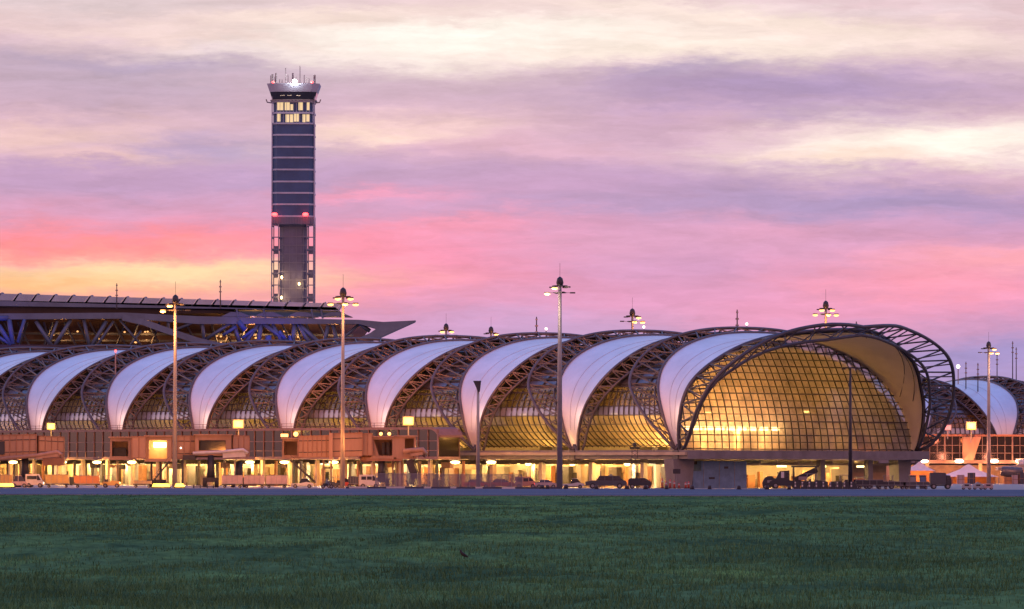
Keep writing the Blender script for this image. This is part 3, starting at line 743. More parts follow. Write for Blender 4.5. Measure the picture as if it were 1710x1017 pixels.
flood(1583, 714, 1285, 1.6, 'dim pink square light left of the yellow floodlight at right', 'pink_l', 0)

# ------------------------------------------------------------------ boarding bridges
BR = 'boarding bridges on the apron'
def bogie(root, p, h):
    b = MB(); b.tube([p+Vector((0, 0, .9)), p+Vector((0, 0, h))], [.75, .55], 8); b.box(p+Vector((0, 0, 1.3)), (2.6, 1.6, .7)); b.build('lift_column', 'darkm', root)
    for dx in (-1.0, 1.0):
        b = MB(); b.cyl(p+Vector((dx-.3, -.7, .6)), p+Vector((dx+.3, -.7, .6)), .6, 14); b.cyl(p+Vector((dx-.3, .7, .6)), p+Vector((dx+.3, .7, .6)), .6, 14); b.build('wheel', 'rubber', root)
def tunnel(root, a, c, w, h, rib=1.1, m='jet'):
    a, c = vec(a), vec(c); d = (c-a).normalized(); b = MB(); b.beam(a, c, w, h); b.build('tunnel_box', m, root)
    b = MB(); n = max(1, int((c-a).length/rib)); s_ = d.cross(Vector((0, 0, 1))).normalized()
    for i in range(n+1):
        p = a+(c-a)*(i/n); k = p+s_*(w/2+.03); 
        if (k-Vector((0, 0, 3))).length > (p-Vector((0, 0, 3))).length: k = p-s_*(w/2+.03)
        b.box(k, (.14, .14, h*.96))
    for sgn in (1, -1):
        b.beam(a+Vector((0, 0, sgn*(h/2+.06))), c+Vector((0, 0, sgn*(h/2+.06))), w+.2, .14)
    b.build('tunnel_ribs', 'jet2', root)
    if (c-a).length > 4:
        b = MB(); sd = -1 if (a+s_*w-Vector((0, 0, 3))).length > (a-s_*w-Vector((0, 0, 3))).length else 1
        for f in (-.28, .28): b.beam(a+s_*sd*(w/2+.04)+Vector((0, 0, f*h)), c+s_*sd*(w/2+.04)+Vector((0, 0, f*h)), .06, .12)
        b.build('tunnel_rail', 'darkm', root)
def cab(root, px0, px1, py0, py1, Y, win, door=None):
    a, c = W(px0, py0, Y), W(px1, py1, Y); w, h = c.x-a.x, a.z-c.z
    b = MB(); wl = (win[0]-px0)/(px1-px0); wr = (win[1]-px0)/(px1-px0); wt_ = (win[2]-py0)/(py1-py0); wbt = (win[3]-py0)/(py1-py0)
    x = lambda f: a.x+w*f; z = lambda f: a.z-h*f
    def bx(f0, f1, g0, g1, y0=0, y1=.35): b.box(((x(f0)+x(f1))/2, Y+(y0+y1)/2, (z(g0)+z(g1))/2), (abs(x(f1)-x(f0)), y1-y0, abs(z(g1)-z(g0))))
    bx(0, wl, 0, 1); bx(wr, 1, 0, 1); bx(wl, wr, 0, wt_, .002, .348); bx(wl, wr, wbt, 1, .002, .348)
    b.box((x(.5), Y+3.6, z(.5)), (w, .3, h)); b.box((x(0)+.1, Y+1.9, z(.5)), (.3, 3.2, h-.01)); b.box((x(1)-.1, Y+1.9, z(.5)), (.3, 3.2, h-.01))
    b.box((x(.5), Y+1.8, z(0)+.1), (w+.5, 4.4, .2)); b.box((x(.5), Y+1.8, z(1)-.1), (w+.4, 4.2, .2))
    b.build('cab_shell', 'jet', root)
    return a, c
# leftmost: tunnel with rear boom
Yb = 905
t = thing('boarding_bridge', G(30, Yb), 'orange lit boarding bridge cut by the left edge, with a sloping boom below it', 'boarding bridge', BR)
tunnel(t, W(-60, 747, Yb), W(62, 744, Yb), 3.0, 3.6); tunnel(t, W(60, 745, Yb+1), W(102, 747, Yb+3), 2.8, 3.3)
b = MB(); b.box(W(-4, 748, Yb-1.6), (2.4, .2, 2.2)); b.build('tunnel_window', 'wglass', t)
b = MB(); b.tube([W(-20, 768, Yb-2.2), W(60, 761, Yb-2.2), W(96, 755, Yb-2.2), W(102, 759, Yb-2.2), W(101, 765, Yb-2.2)], .36, 8); b.beam(W(60, 763.5, Yb-2), W(98, 760, Yb-2), .8, .5); b.build('cable_boom', 'jet', t)
bogie(t, G(42, Yb), 5.4)
b = MB(); b.box(W(90, 771, Yb+1), (3.6, 2.6, 1.3)); b.build('service_platform', 'jet2', t)
# second: rotunda cab with lit doorway
t = thing('boarding_bridge', G(262, Yb), 'boarding bridge head with a brightly lit doorway, beside the left mast', 'boarding bridge', BR)
cab(t, 243, 286, 729, 769, Yb, (249, 279, 735, 766))
tunnel(t, W(221, 747, Yb+1), W(245, 747, Yb+1), 3.0, 3.5, .9); tunnel(t, W(284, 747, Yb+2), W(325, 747, Yb+3), 3.2, 3.7, 1.0)
cab(t, 184, 221, 731, 766, Yb+1, (187, 214, 737, 762))
b = MB(); b.box(W(200, 755, Yb+3), (2.2, .6, 1.5)); b.build('operator_seat', 'darkm', t)
pL = W(264, 741, Yb+2.4); b = MB(); b.box(W(267, 743, Yb+3.2), (2.2, .12, .9)); b.build('doorway_light', 'warm', t)
lamp(W(264, 745, Yb+1.2), 800, (255, 215, 120), .5, parent=t)
for px in (253, 268, 305):
    b = MB(); b.box(G(px, Yb+1)+Vector((0, 0, 2.3)), (.35, .35, 4.6)); b.build('support_leg', 'darkm', t)
b = MB()
for k in range(9): b.box(W(281-k*3.2, 772+k*3.9, Yb-1), (.5, 1.0, .12))
b.beam(W(283, 770, Yb-1.5), W(254, 806, Yb-1.5), .08, .25); b.beam(W(283, 762, Yb-1.5), W(254, 798, Yb-1.5), .05, .05); b.build('service_stair', 'darkm', t)
b = MB(); b.box(G(262, Yb)+Vector((0, 0, 1.0)), (3.2, 2.4, .6)); b.build('wheel_frame', 'darkm', t)
for px in (252, 273):
    b = MB(); b.cyl(G(px, Yb-1)+Vector((-.35, 0, .65)), G(px, Yb-1)+Vector((.35, 0, .65)), .65, 14); b.build('wheel', 'rubber', t)
b = MB(); b.ball(W(302, 748, Yb-.2), .16); b.build('marker_lamp', 'white_l', t)
# third: window box and rail boom
t = thing('boarding_bridge', G(366, Yb), 'boarding bridge with a long dark window and pale boom, left of the rose carts', 'boarding bridge', BR)
cab(t, 326, 386, 727, 759, Yb, (332, 377, 735, 752)); tunnel(t, W(385, 744, Yb+2), W(412, 745, Yb+3), 2.8, 3.3, .8)
b = MB(); b.box(W(355, 744, Yb+2.2), (4.4, .1, 1.7)); b.build('inner_pane', 'wglass', t)
b = MB(); b.tube([W(322, 757, Yb-1), W(370, 754.5, Yb-1), W(406, 751, Yb-1), W(414, 757, Yb-1)], .28, 8); b.beam(W(372, 760, Yb-.6), W(410, 758, Yb-.6), .6, .9); b.build('cable_boom', 'pale', t)
b = MB(); b.beam(W(306, 764, Yb), W(326, 764, Yb), 2, .8); b.beam(W(326, 762, Yb+1), W(400, 762, Yb+1), .4, .4); b.build('under_frame', 'darkm', t)
bogie(t, G(352, Yb), 5.4); bogie(t, G(399, Yb+2), 4.4)
# fourth: the long one
Yc = 896
t = thing('boarding_bridge', G(590, Yc), 'long orange ribbed boarding bridge with a dark windowed cab at its right end', 'boarding bridge', BR)
cab(t, 472, 500, 733, 764, Yc+2, (474, 496, 737, 760))
tunnel(t, W(499, 746, Yc), W(553, 745, Yc), 3.1, 3.4, .7); tunnel(t, W(553, 743.5, Yc-.3), W(606, 742, Yc-.3), 3.5, 3.7, 14); tunnel(t, W(606, 742, Yc), W(622, 742, Yc), 3.0, 3.5, .6)
b = MB(); b.box(W(553, 745, Yc-1.0), (.6, 3.6, 4.4)); b.build('telescope_collar', 'jet', t)
cab(t, 620, 660, 730, 764, Yc-1, (624, 655, 734, 761)); cab(t, 660, 694, 729, 764, Yc-1, (676, 691, 732, 749))
b = MB(); b.prism([W(624.5, 735, Yc-.6), W(633, 761, Yc-.6), W(624.5, 761, Yc-.6)], (0, .1, 0)); b.build('cab_curtain', 'jet', t)
for px in (640, 648): 
    b = MB(); b.box(W(px, 749, Yc+1), (.5, .5, 2.0)); b.build('cab_console', 'darkm', t)
b = MB(); b.ball(W(650, 724.5, Yc), .3); b.ball(W(636, 724.5, Yc), .3); b.build('beacon_lamp', 'amber', t)
b = MB(); b.tube([W(673, 754, Yc-2), W(690, 752, Yc-2), W(706, 751, Yc-2), W(711, 757, Yc-2), W(707, 763, Yc-2)], .45, 8); b.beam(W(685, 760, Yc-2), W(706, 757, Yc-2), 1, .5); b.build('cable_boom', 'jet', t)
b = MB(); b.beam(W(612, 767, Yc), W(672, 767, Yc), 2.4, .6); b.ball(W(612, 766, Yc), 1.0, 10, (1.2, 1, .8)); b.build('under_frame', 'jet2', t)
bogie(t, G(637, Yc), 5); 
b = MB(); b.beam(W(683, 768, Yc-1), W(694, 800, Yc-1), .9, 1.2); b.beam(W(690, 762, Yc-1), W(700, 796, Yc-1), .15, .15); b.build('steep_stair', 'darkm', t)
for px in (656, 664, 671, 540, 553):
    b = MB(); b.box(G(px, Yc+2)+Vector((0, 0, 2.3)), (.32, .32, 4.6)); b.build('support_leg', 'jet', t)
b = MB()
for k in range(14): b.box(W(486+k*2.9, 768+k*2.6, Yc-1.4), (.42, 1.0, .1))
b.beam(W(484, 768, Yc-2), W(527, 806, Yc-2), .08, .3); b.beam(W(484, 759, Yc-2), W(527, 797, Yc-2), .06, .06)
for k in range(6): b.beam(W(486+k*8, 769+k*7.1, Yc-2), W(486+k*8, 761+k*7.1, Yc-2), .05, .05)
b.build('service_stair', 'darkm', t)
b = MB(); b.box(W(238+237, 727, Yc), (1.2, .5, .5)); b.ball(W(495-1, 725, Yc-.5), .42); b.build('beacon_lamp', 'amber', t)
for px, pz in ((237, 728), (284, 727), (219, 727)): pass
for px, e in ((60, 900), (135, 700), (262, 900), (350, 900), (430, 800), (520, 1000), (600, 1000), (690, 800)):
    lamp(W(px, 752, 886)+Vector((0, -3, 0)), e*1.0, (255, 146, 66), .5, parent=wk)

# ------------------------------------------------------------------ high masts
def mast(px, top, Y, label, lit, r=.42, col=SOD, aim=()):
    pt = W(px, top, Y); g = Vector((pt.x, Y, 0)); H = pt.z
    t = thing('high_mast', g, label, 'light mast', 'high mast floodlights')
    b = MB(); b.tube([g, g+Vector((0, 0, H*.5)), g+Vector((0, 0, H-1.5))], [r, r*.78, r*.55], 12); b.build('mast_pole', 'pole' if px != 935 else 'grey', t)
    b = MB()
    for z, rr in ((-2.6, 1.0), (-1.5, 1.2)):
        ring = [g+Vector((math.cos(a)*rr, math.sin(a)*rr, H+z)) for a in [2*math.pi*k/16 for k in range(17)]]
        b.tube(ring, .09, 5)
        for k in range(0, 16, 4): b.tube([g+Vector((0, 0, H+z)), ring[k]], .07, 4)
    b.build('lamp_ring', 'darkm', t)
    b = MB(); b.tube([g+Vector((0, 0, H-1.6)), g+Vector((0, 0, H-1)), g+Vector((0, 0, H-.3)), g+Vector((0, 0, H))], [.4, .6, .45, .12], 10); b.tube([g+Vector((0, 0, H)), g+Vector((0, 0, H+2.2))], .035, 4); b.build('mast_head', 'darkm', t)
    for k in range(8):
        a = 2*math.pi*k/8+.2; d = Vector((math.cos(a), math.sin(a), 0)); on = lit and ((d.x < .1 and lit == 'l') or (d.x > -.1 and lit == 'r') or lit == 'a') and d.y < .5
        rr = 1.5 if k % 2 else 2.1; z = H-2.6+(k % 2)*.9
        p = g+d*rr+Vector((0, 0, z)); b = MB()
        b.box(p, (.8, .5, .22), a); b.tube([g+d*1.0+Vector((0, 0, z)), p], .05, 4)
        f = b.build('flood_head', 'darkm', t)
        if on:
            b = MB(); b.ball(p-Vector((0, 0, .24)), .40, 8, (1.3, 1.0, .55)); b.build('flood_lens', 'amber', f)
    if lit:
        dx = {'l': -2.2, 'r': 2.2, 'a': 0}[lit]
        for (tx, tY, e, c) in aim:
            q_ = W(tx, 700, tY); q_.z = 13; src = g+Vector((math.copysign(1.6, q_.x-g.x), 1.8, H-3.4)); d = q_-src
            lamp(src, e, c, .8, 'SPOT', rot=d.to_track_quat('-Z', 'Y').to_euler(), parent=t, spot=75)  # added warm spots from the mast head onto the membrane feet
        lamp(g+Vector((dx, -2.4, H-3.6)), 1500 if Y > 1000 else (9000 if px < 400 else 1700), col, .6, parent=t)
    return t
mast(293, 492, 896, 'high mast with blazing orange lamps on its left, nearest the left edge', 'l', aim=((110, 1050, 95000, (255, 132, 72)), (370, 1010, 95000, (255, 132, 72))))
mast(573, 480, 884, 'high mast with small glowing head beside the pointed roof tip', 'a', .40, aim=((480, 1000, 75000, (255, 134, 80)), (680, 970, 60000, (255, 134, 80))))
mast(935, 462, 872, 'tallest dark high mast in front of the vaults, centre right', 'l', .50, (255, 215, 180), aim=((860, 950, 26000, (255, 150, 96)), (1040, 940, 26000, (255, 150, 96))))
mast(1651, 570, 1250, 'high mast behind the right hand walkway, lamp on its right', 'r', .5, (255, 190, 150), aim=((1680, 1400, 60000, (255, 130, 100)),))
mast(745, 540, 1184, 'short showing mast head with several lamps behind the roof, right of the pointed tip', 'a')
mast(820, 545, 1235, 'mast head barely clearing the roof crown, second of the small ones', 'r')
mast(1056, 515, 1078, 'mast with bright double lamps behind the vault roof, left of the glazed end', 'r')
mast(1379, 502, 1040, 'mast rising right behind the crown of the glazed end', 'a')
# plain poles in front
p = G(798, 878); t = thing('floodlight_pole', p, 'slim pole with a single hooded floodlight in front of the walkway', 'light pole')
top = W(799, 636, 878).z
b = MB(); b.tube([p, p+Vector((0, 0, top))], [.34, .2], 10); b.build('pole_shaft', 'pole', t)
b = MB(); b.prism([p+Vector((-.8, -.5, top)), p+Vector((.5, -.5, top)), p+Vector((.3, -.5, top-1.8)), p+Vector((0, -.5, top-1.8))], (0, 1, 0)); b.build('flood_hood', 'darkm', t)
p = G(1420, 880); t = thing('floodlight_pole', p, 'thin dark pole with a flat crossbar in front of the golden glazing', 'light pole')
top = W(1420, 614, 880).z
b = MB(); b.tube([p, p+Vector((0, 0, top))], [.36, .17], 10); b.build('pole_shaft', 'darkm', t)
b = MB(); b.box(p+Vector((0, 0, top)), (2.6, .5, .16)); b.box(p+Vector((-1.1, 0, top-.2)), (.6, .6, .2)); b.box(p+Vector((1.1, 0, top-.2)), (.6, .6, .2)); b.build('cross_arm', 'darkm', t)
p = G(1060, 881); t = thing('lattice_post', p, 'thin lattice post in front of the lit ground floor, left of the service block', 'post'); hh = W(1060, 748, 881).z
b = MB()
for dx in (-.55, .55): b.tube([p+Vector((dx, 0, 0)), p+Vector((dx*.8, 0, hh))], .06, 4)
for k in range(9):
    z = hh*k/9; b.tube([p+Vector((-.55, 0, z)), p+Vector((.5, 0, z+hh/9))], .035, 4); b.tube([p+Vector((.55, 0, z)), p+Vector((-.5, 0, z+hh/9))], .035, 4)
b.build('post_lattice', 'darkm', t)
b = MB(); b.box(p+Vector((0, 0, hh)), (1.6, 1, .3)); b.ball(p+Vector((-.1, 0, hh+.5)), .35); b.build('camera_box', 'darkm', t)
# antenna masts on and behind the roofs
ants = [(195, 473, 500, 1290, 'antenna pole on the louvred roof above the left vaults'), (368, 467, 500, 1290, 'antenna pole on the louvred roof left of the control tower'),
        (896, 529, 566, 1010, 'thin antenna left of the tallest mast, above the vault roof'), (1231, 517, 556, 990, 'thin antenna left of the red roof beacon'),
        (1430, 537, 549, 975, 'stubby antenna on the very crown of the glazed end'), (1613, 604, 640, 1400, 'thin antenna nearest the glazed end, far right group'),
        (1633, 606, 640, 1400, 'second thin antenna from the glazed end, far right group'), (1665, 590, 640, 1420, 'forked antenna right of the right hand mast'),
        (1691, 570, 645, 1420, 'tall antenna with a stack of dipoles near the right edge'), (1697, 580, 645, 1420, 'tall plain antenna closest to the right edge')]
for px, y0, y1, Y, lb in ants:
    a_, c_ = W(px, y0, Y), W(px, y1+16, Y); t = thing('roof_antenna', c_, lb, 'antenna', 'roof antennas')
    b = MB(); b.tube([c_, a_], [.16, .10], 5); b.build('antenna_rod', 'darkm', t)
    for k in range(3):
        b = MB(); b.box(a_-Vector((0, 0, .5+k*1.2)), (.6 if k else .4, .4, .3)); b.build('antenna_head', 'grey', t)
for px, py, Y, lb, mm, e in ((912, 549, 1000, 'small pinkish white roof light right of the thin antenna', 'white_l', 200), (1075, 546, 985, 'small white roof light beside the bright double mast', 'white_l', 300),
                          (1247, 541, 970, 'red tinted roof beacon left of the glazed end crown', 'white_l', 600), (1600, 612, 1360, 'round white lamp beside the outer arch truss at right', 'white_l', 0),
                          (193, 586, 1030, 'small red beacon on the vault roof at left', 'red_l', 150)):
    p = W(px, py, Y); t = thing('roof_beacon', p, lb, 'beacon', 'roof beacons')
    b = MB(); b.ball(p, .24 if Y < 1300 else .5); b.build('beacon_lens', mm, t)
    b = MB(); b.tube([p-Vector((0, 0, 4.5)), p-Vector((0, 0, .4))], .13, 5); b.build('beacon_stem', 'grey', t)
    if e: lamp(p+Vector((0, -2.5, -.5)), e, (255, 90, 80), .3, parent=t)

# ------------------------------------------------------------------ terminal behind
YT = 1300; k_ = YT/9000
tr = thing('terminal_building', G(300, YT), 'huge dark terminal with louvred flat roof and pointed truss canopy behind the vaults', 'building')
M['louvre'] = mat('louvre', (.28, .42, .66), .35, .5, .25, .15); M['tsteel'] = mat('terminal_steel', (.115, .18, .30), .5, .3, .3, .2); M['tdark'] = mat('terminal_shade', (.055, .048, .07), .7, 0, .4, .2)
# louvred roof: a long deck of tilted panels
b = MB(); n = 0
x = -60
pts = lambda px, py, dy=0: W(px, py, YT+dy)
rl = lambda px: 489+ (px)*(506-489)/570.0
while x < 545:
    w_ = 30
    a0, a1 = pts(x, rl(x)+1), pts(x+w_-2, rl(x+w_)+1); c0, c1 = pts(x-9, rl(x)+13), pts(x+w_-11, rl(x+w_)+13)
    b.prism([a0, a1, c1, c0], (0, .6, 0)); 
    b.prism([a1+Vector((.1, 0, 0)), a1+Vector((.8, 0, .3)), c1+Vector((.8, 0, 0)), c1+Vector((.1, 0, 0))], (0, 6, 0))
    x += w_
b.build('roof_louvre', 'louvre', tr)
b = MB(); b.prism([pts(-80, 500), pts(560, 513), pts(566, 518), pts(-80, 510)], (0, 60, 0)); b.build('roof_deck', 'tsteel', tr)
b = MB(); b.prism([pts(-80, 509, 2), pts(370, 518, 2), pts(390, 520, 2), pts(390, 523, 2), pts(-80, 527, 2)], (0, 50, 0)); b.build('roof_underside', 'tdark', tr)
# struts carrying roof on the right
for px in (395, 440, 520, 536):
    b = MB(); b.tube([pts(px, 516), pts(px+3, 532)], .25, 5); b.build('roof_post', 'tsteel', tr)
# canopy top: long beam with humps, running to the pointed tip
b = MB()
b.prism([pts(-80, 524), pts(210, 522), pts(330, 528), pts(600, 534), pts(602, 541), pts(330, 541), pts(215, 532), pts(-80, 534)], (0, 3, 0))
for hx in (395, 450, 505, 562):
    b.prism([pts(hx-26, 528.5), pts(hx-10, 521), pts(hx+6, 521), pts(hx+26, 529)], (0, 8, 0))
b.build('canopy_beam', 'tsteel', tr)
b = MB(); b.prism([pts(560, 541, -1), pts(600, 534, -1), pts(640, 537.5, -1), pts(694, 535, -1), pts(693, 537.5, -1), pts(630, 566, -1), pts(600, 575, -1), pts(575, 575, -1), pts(618, 556, -1), pts(628, 549, -1), pts(600, 541, -1)], (0, 6, 0)); b.build('pointed_tip', 'tsteel', tr)
M['blue_lit'] = mat('blue_lit_steel', (.06, .12, .36), .5)  # blue lamplight on the struts, put into their colour
# sweeping lower chord
sw = [(205, 530), (240, 538), (270, 549), (300, 559), (330, 569), (365, 577), (410, 582), (460, 584), (520, 582), (575, 575)]
b = MB()
for i in range(len(sw)-1): b.beam(pts(*sw[i], -1.5), pts(*sw[i+1], -1.5), 1.6, 1.5)
b.build('lower_chord', 'tsteel', tr)
b = MB()
for (x0, y0, x1, y1, r) in ((60, 536, 88, 580, .5), (118, 534, 90, 580, .5), (140, 534, 150, 580, .45), (178, 536, 150, 582, .5), (0+96, 536, 80, 578, .35), (190, 536, 160, 580, .35), (200, 534, 240, 582, .3), (236, 552, 215, 580, .3),
                            (281, 533, 281, 552, .4), (335, 533, 290, 552, .35), (337, 534, 341, 570, .45), (388, 537, 345, 566, .45), (388, 537, 404, 580, .6), (432, 541, 402, 582, .55), (436, 541, 430, 582, .6), (440, 541, 500, 584, .6), (455, 541, 478, 584, .5), (492, 541, 488, 582, .6), (498, 541, 522, 582, .55),
                            (500, 541, 540, 580, .55), (548, 543, 540, 578, .5), (556, 543, 564, 576, .5), (600, 541, 560, 575, .35), (600, 541, 618, 553, .5)):
    b = MB(); b.tube([pts(x0, y0, 1), pts(x1, y1, 1)], r, 6); b.build('canopy_strut', 'tsteel', tr)
b = MB()
for (x0, y0, x1, y1, r) in ((-2, 543, 18, 575, .55), (-6, 560, 18, 576, .4), (-10, 531, 14, 531, .7), (15, 533, 22, 575, .6), (41, 533, 30, 572, .45), (448, 560, 449, 581, .75), (404, 565, 424, 550, .4), (372, 560, 395, 545, .4), (466, 553, 476, 566, .5), (484, 560, 487, 580, .4), (398, 536, 410, 552, .7)):
    b = MB(); b.tube([pts(x0, y0, .2), pts(x1, y1, .2)], r, 6); b.build('blue_lit_strut', M['blue_lit'], tr)
for px, py in ((8, 560), (448, 566), (405, 552), (475, 560)): lamp(pts(px, py, -5), 350, (30, 70, 255), .5, parent=tr)
M['inside'] = mat('terminal_inside', (.15, .12, .16), .8, 0, .6, .12)
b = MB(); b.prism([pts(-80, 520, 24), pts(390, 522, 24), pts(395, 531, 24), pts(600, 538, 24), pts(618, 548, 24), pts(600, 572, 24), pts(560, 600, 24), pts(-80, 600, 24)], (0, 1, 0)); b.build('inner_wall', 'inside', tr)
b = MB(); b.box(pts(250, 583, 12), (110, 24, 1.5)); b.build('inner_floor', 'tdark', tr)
for px, e in ((370, 700), (420, 2600), (490, 1200), (560, 1500), (240, 800), (100, 700), (170, 500)): lamp(pts(px, 563, 14), e, (255, 160, 80), .6, parent=tr)
rr_ = random.Random(3)
for i in range(30):                                      # second, deeper layer of the truss
    px = -10+i*20+rr_.uniform(-4, 4); b = MB(); b.tube([pts(px, 538, 14), pts(px+rr_.choice((-16, 14, 22)), 582, 14)], .28, 5); b.build('rear_strut', 'tsteel', tr)
b = MB(); b.beam(pts(-80, 556, 18), pts(590, 560, 18), .8, .5); b.beam(pts(-80, 568, 18), pts(590, 570, 18), .8, .4); b.build('rear_gallery', 'tsteel', tr)
for i in range(26):
    px = [rr_.uniform(155, 260), rr_.uniform(355, 585), rr_.uniform(60, 150)][0 if i < 9 else (1 if i < 22 else 2)]
    b = MB(); b.ball(pts(px, rr_.uniform(553, 572), 20), .28, 6, (1, 1, .8)); b.build('ceiling_lamp', 'dimamber', tr)

# ------------------------------------------------------------------ control tower
YW = 1800; kw = YW/9000
ct = thing('control_tower', G(489, YW), 'tall blue glass control tower with flared lit cab and antennas', 'control tower')
tw = lambda px, py: W(px, py, YW)
cx_, cy_ = tw(489, 300).x, YW+8
zz = lambda py: W(489, py, YW).z
def octa(z, w, ch, d=None):
    w = w/2; c = ch
    return [Vector((cx_+x, cy_+y, z)) for x, y in ((-w+c, -w), (w-c, -w), (w, -w+c), (w, w-c), (w-c, w), (-w+c, w), (-w, w-c), (-w, -w+c))]
def loft(b, rings):
    b0 = len(b.v); n = 8
    for r in rings: b.v += r
    for i in range(len(rings)-1):
        for k in range(n): j = (k+1) % n; b.face((b0+i*n+k, b0+i*n+j, b0+(i+1)*n+j, b0+(i+1)*n+k))
    b.face(tuple(b0+k for k in range(n))[::-1]); b.face(tuple(b0+(len(rings)-1)*n+k for k in range(n)))
M['tglass'] = mat('tower_glass', (.05, .125, .29), .4, 0, .3, .12, spec=.35); M['tframe'] = mat('tower_frame', (.20, .235, .34), .6, 0, .2, .3); M['tband'] = mat('tower_band', (.46, .55, .74), .6, 0, .2, .3)
TW = 14.3
b = MB(); loft(b, [octa(zz(360), TW-.3, 1.6), octa(zz(208), TW-.3, 1.6)]); b.build('shaft_glazing', 'tglass', ct)
for py in (206, 225, 245, 263, 283, 303, 322, 341, 361):
    b = MB(); loft(b, [octa(zz(py+1.2), TW, 1.7), octa(zz(py-1.6), TW, 1.7)]); b.build('floor_band', 'tband', ct)
b = MB()
for sx in (-1, 1): b.box((cx_+sx*(TW/2-.05), cy_-TW/2+1.4, (zz(520)+zz(150))/2), (.35, .35, zz(150)-zz(520)))
b.build('shaft_mullion', 'tband', ct)
# lit office floors
for (a0, a1) in ((171, 186), (190, 205)):
    b = MB(); loft(b, [octa(zz(a1), TW-1.0, 1.6), octa(zz(a0), TW-1.0, 1.6)]); b.build('office_floor', 'tglass', ct)
M['lit'] = emit('lit_window', (236, 214, 150), .8)
for (x0, x1, y0, y1) in ((463, 473.5, 171, 184), (475.5, 484, 171, 184), (485, 490, 174, 184), (498.5, 505.5, 171, 184), (512.5, 517, 171, 184), (463, 468.5, 190, 203), (477, 483, 191, 204), (484, 490, 191, 204), (491, 499, 189, 203), (505, 510, 191, 204), (511, 517, 191, 203)):
    a_, c_ = W(x0, y0, cy_-TW/2+.4), W(x1, y1, cy_-TW/2+.4)
    b = MB(); b.box(((a_.x+c_.x)/2, cy_-TW/2+.42, (a_.z+c_.z)/2), (c_.x-a_.x, .12, a_.z-c_.z)); b.build('lit_window', 'lit', ct)
b = MB()
for i in range(13):
    b.box((cx_-6.6+i*1.1, cy_-TW/2+.2, (zz(205)+zz(171))/2), (.12, .14, zz(171)-zz(205)))
b.build('office_mullion', 'tband', ct)
for py in (188, 169): 
    b = MB(); loft(b, [octa(zz(py+1.5), TW, 1.7), octa(zz(py-1.5), TW, 1.7)]); b.build('floor_band', 'tband', ct)
b = MB(); loft(b, [octa(zz(167), TW-.2, 1.6), octa(zz(153), TW+1.4, 2.0)]); b.build('cab_glazing', 'wglass', ct)
b = MB(); loft(b, [octa(zz(153), TW+1.5, 2), octa(zz(141), TW+3.2, 2.4), octa(zz(139), TW+3.4, 2.4)]); b.build('cab_roof', 'tband', ct)
M['green_l'] = emit('green_screen', (20, 120, 90), .35)
b = MB()
for x in (-3.6, -1.2, 1.8): b.box((cx_+x, cy_-TW/2-.32, zz(157)), (1.5, .1, 1.1))
b.build('cab_screen', 'green_l', ct)
b = MB(); loft(b, [octa(zz(167.6), TW+1.2, 2), octa(zz(166), TW+1.2, 2)]); 
for sx in (-1, 1): b.tube([(cx_+sx*(TW/2), cy_-TW/2+2, zz(171)), (cx_+sx*(TW/2+1.6), cy_-TW/2+2, zz(170)), (cx_+sx*(TW/2+2.0), cy_-TW/2+2, zz(165))], .22, 5)
b.build('cab_gallery', 'grey', ct)
ra = random.Random(9)
for px, y0 in ((452, 126), (455, 124), (461, 122), (459, 128), (477, 113), (481, 125), (489, 122), (494, 128), (501, 110), (508, 125), (512, 130), (525, 125), (525.6, 125), (467, 132), (471, 133), (516, 131)):
    rr = .32 if px in (461, 525, 525.6, 455, 489) else .13
    o_ = ra.uniform(-5, 5); a_ = W(px, 139.5, cy_+o_); c_ = W(px, y0, cy_+o_); b = MB(); b.tube([a_, c_], rr, 5); b.build('antenna_rod', 'grey', ct)
b = MB(); b.ball(W(492, 136, cy_-TW/2-1), .75, 10); b.build('top_beacon', emit('beacon_white', (255, 250, 240), 30), ct)
lamp(W(492, 134, cy_-TW/2-2.4), 2500, (255, 245, 235), .5, parent=ct)
for px in (456, 521): 
    b = MB(); b.ball(W(px, 137.5, cy_-TW/2-1), .42, 8); b.build('red_beacon', 'red_l', ct)
for px in (458.5, 510):
    b = MB(); b.ball(W(px, 358, cy_-TW/2-1), .8, 8, (1.3, .8, .8)); b.build('red_beacon', 'red_l', ct); lamp(W(px, 358, cy_-TW/2-2.6), 220, (255, 60, 60), .4, parent=ct)
b = MB(); loft(b, [octa(0, 9.2, 1.5), octa(zz(376), 9.2, 1.5), octa(zz(374), TW, 1.7), octa(zz(362), TW, 1.7)]); b.build('concrete_core', mat('tower_core', (.15, .18, .30), .6, 0, .3, .2), ct)
b = MB()
for i in range(26): b.box((cx_-6.6+i*.53, cy_-TW/2-.05, zz(368)), (.16, .16, 2.2))
for k in range(22):
    z = zz(380)-k*2.9
    b.box((cx_, cy_-4.72, z), (9.0, .12, .3))
for x in (-3.4, -1.1, 1.1, 3.4): b.box((cx_+x, cy_-4.75, zz(376)/2), (.2, .14, zz(376)))
b.build('louvre_fins', 'tframe', ct)
b = MB()
for sx in (-1, 1):
    for xo in (TW/2-.2, TW/2-2.4):
        for yo in (-TW/2+.2, TW/2-.2): b.box((cx_+sx*xo, cy_+yo, zz(370)/2), (.32, .32, zz(370)))
    for k in range(16):
        z = zz(376)-k*4.0
        if z < 2: break
        b.beam((cx_+sx*(TW/2-.2), cy_-TW/2+.2, z), (cx_+sx*(TW/2-2.6), cy_-TW/2+.2, z), .3, .35)
        b.beam((cx_+sx*(TW/2-.2), cy_-TW/2+.2, z), (cx_+sx*(TW/2-.2), cy_+TW/2-.2, z), .3, .35)
        b.beam((cx_+sx*(TW/2-2.4), cy_-TW/2+.2, z), (cx_+sx*(TW/2-2.4), cy_+TW/2-.2, z), .3, .35)
b.build('corner_frame', 'tframe', ct)
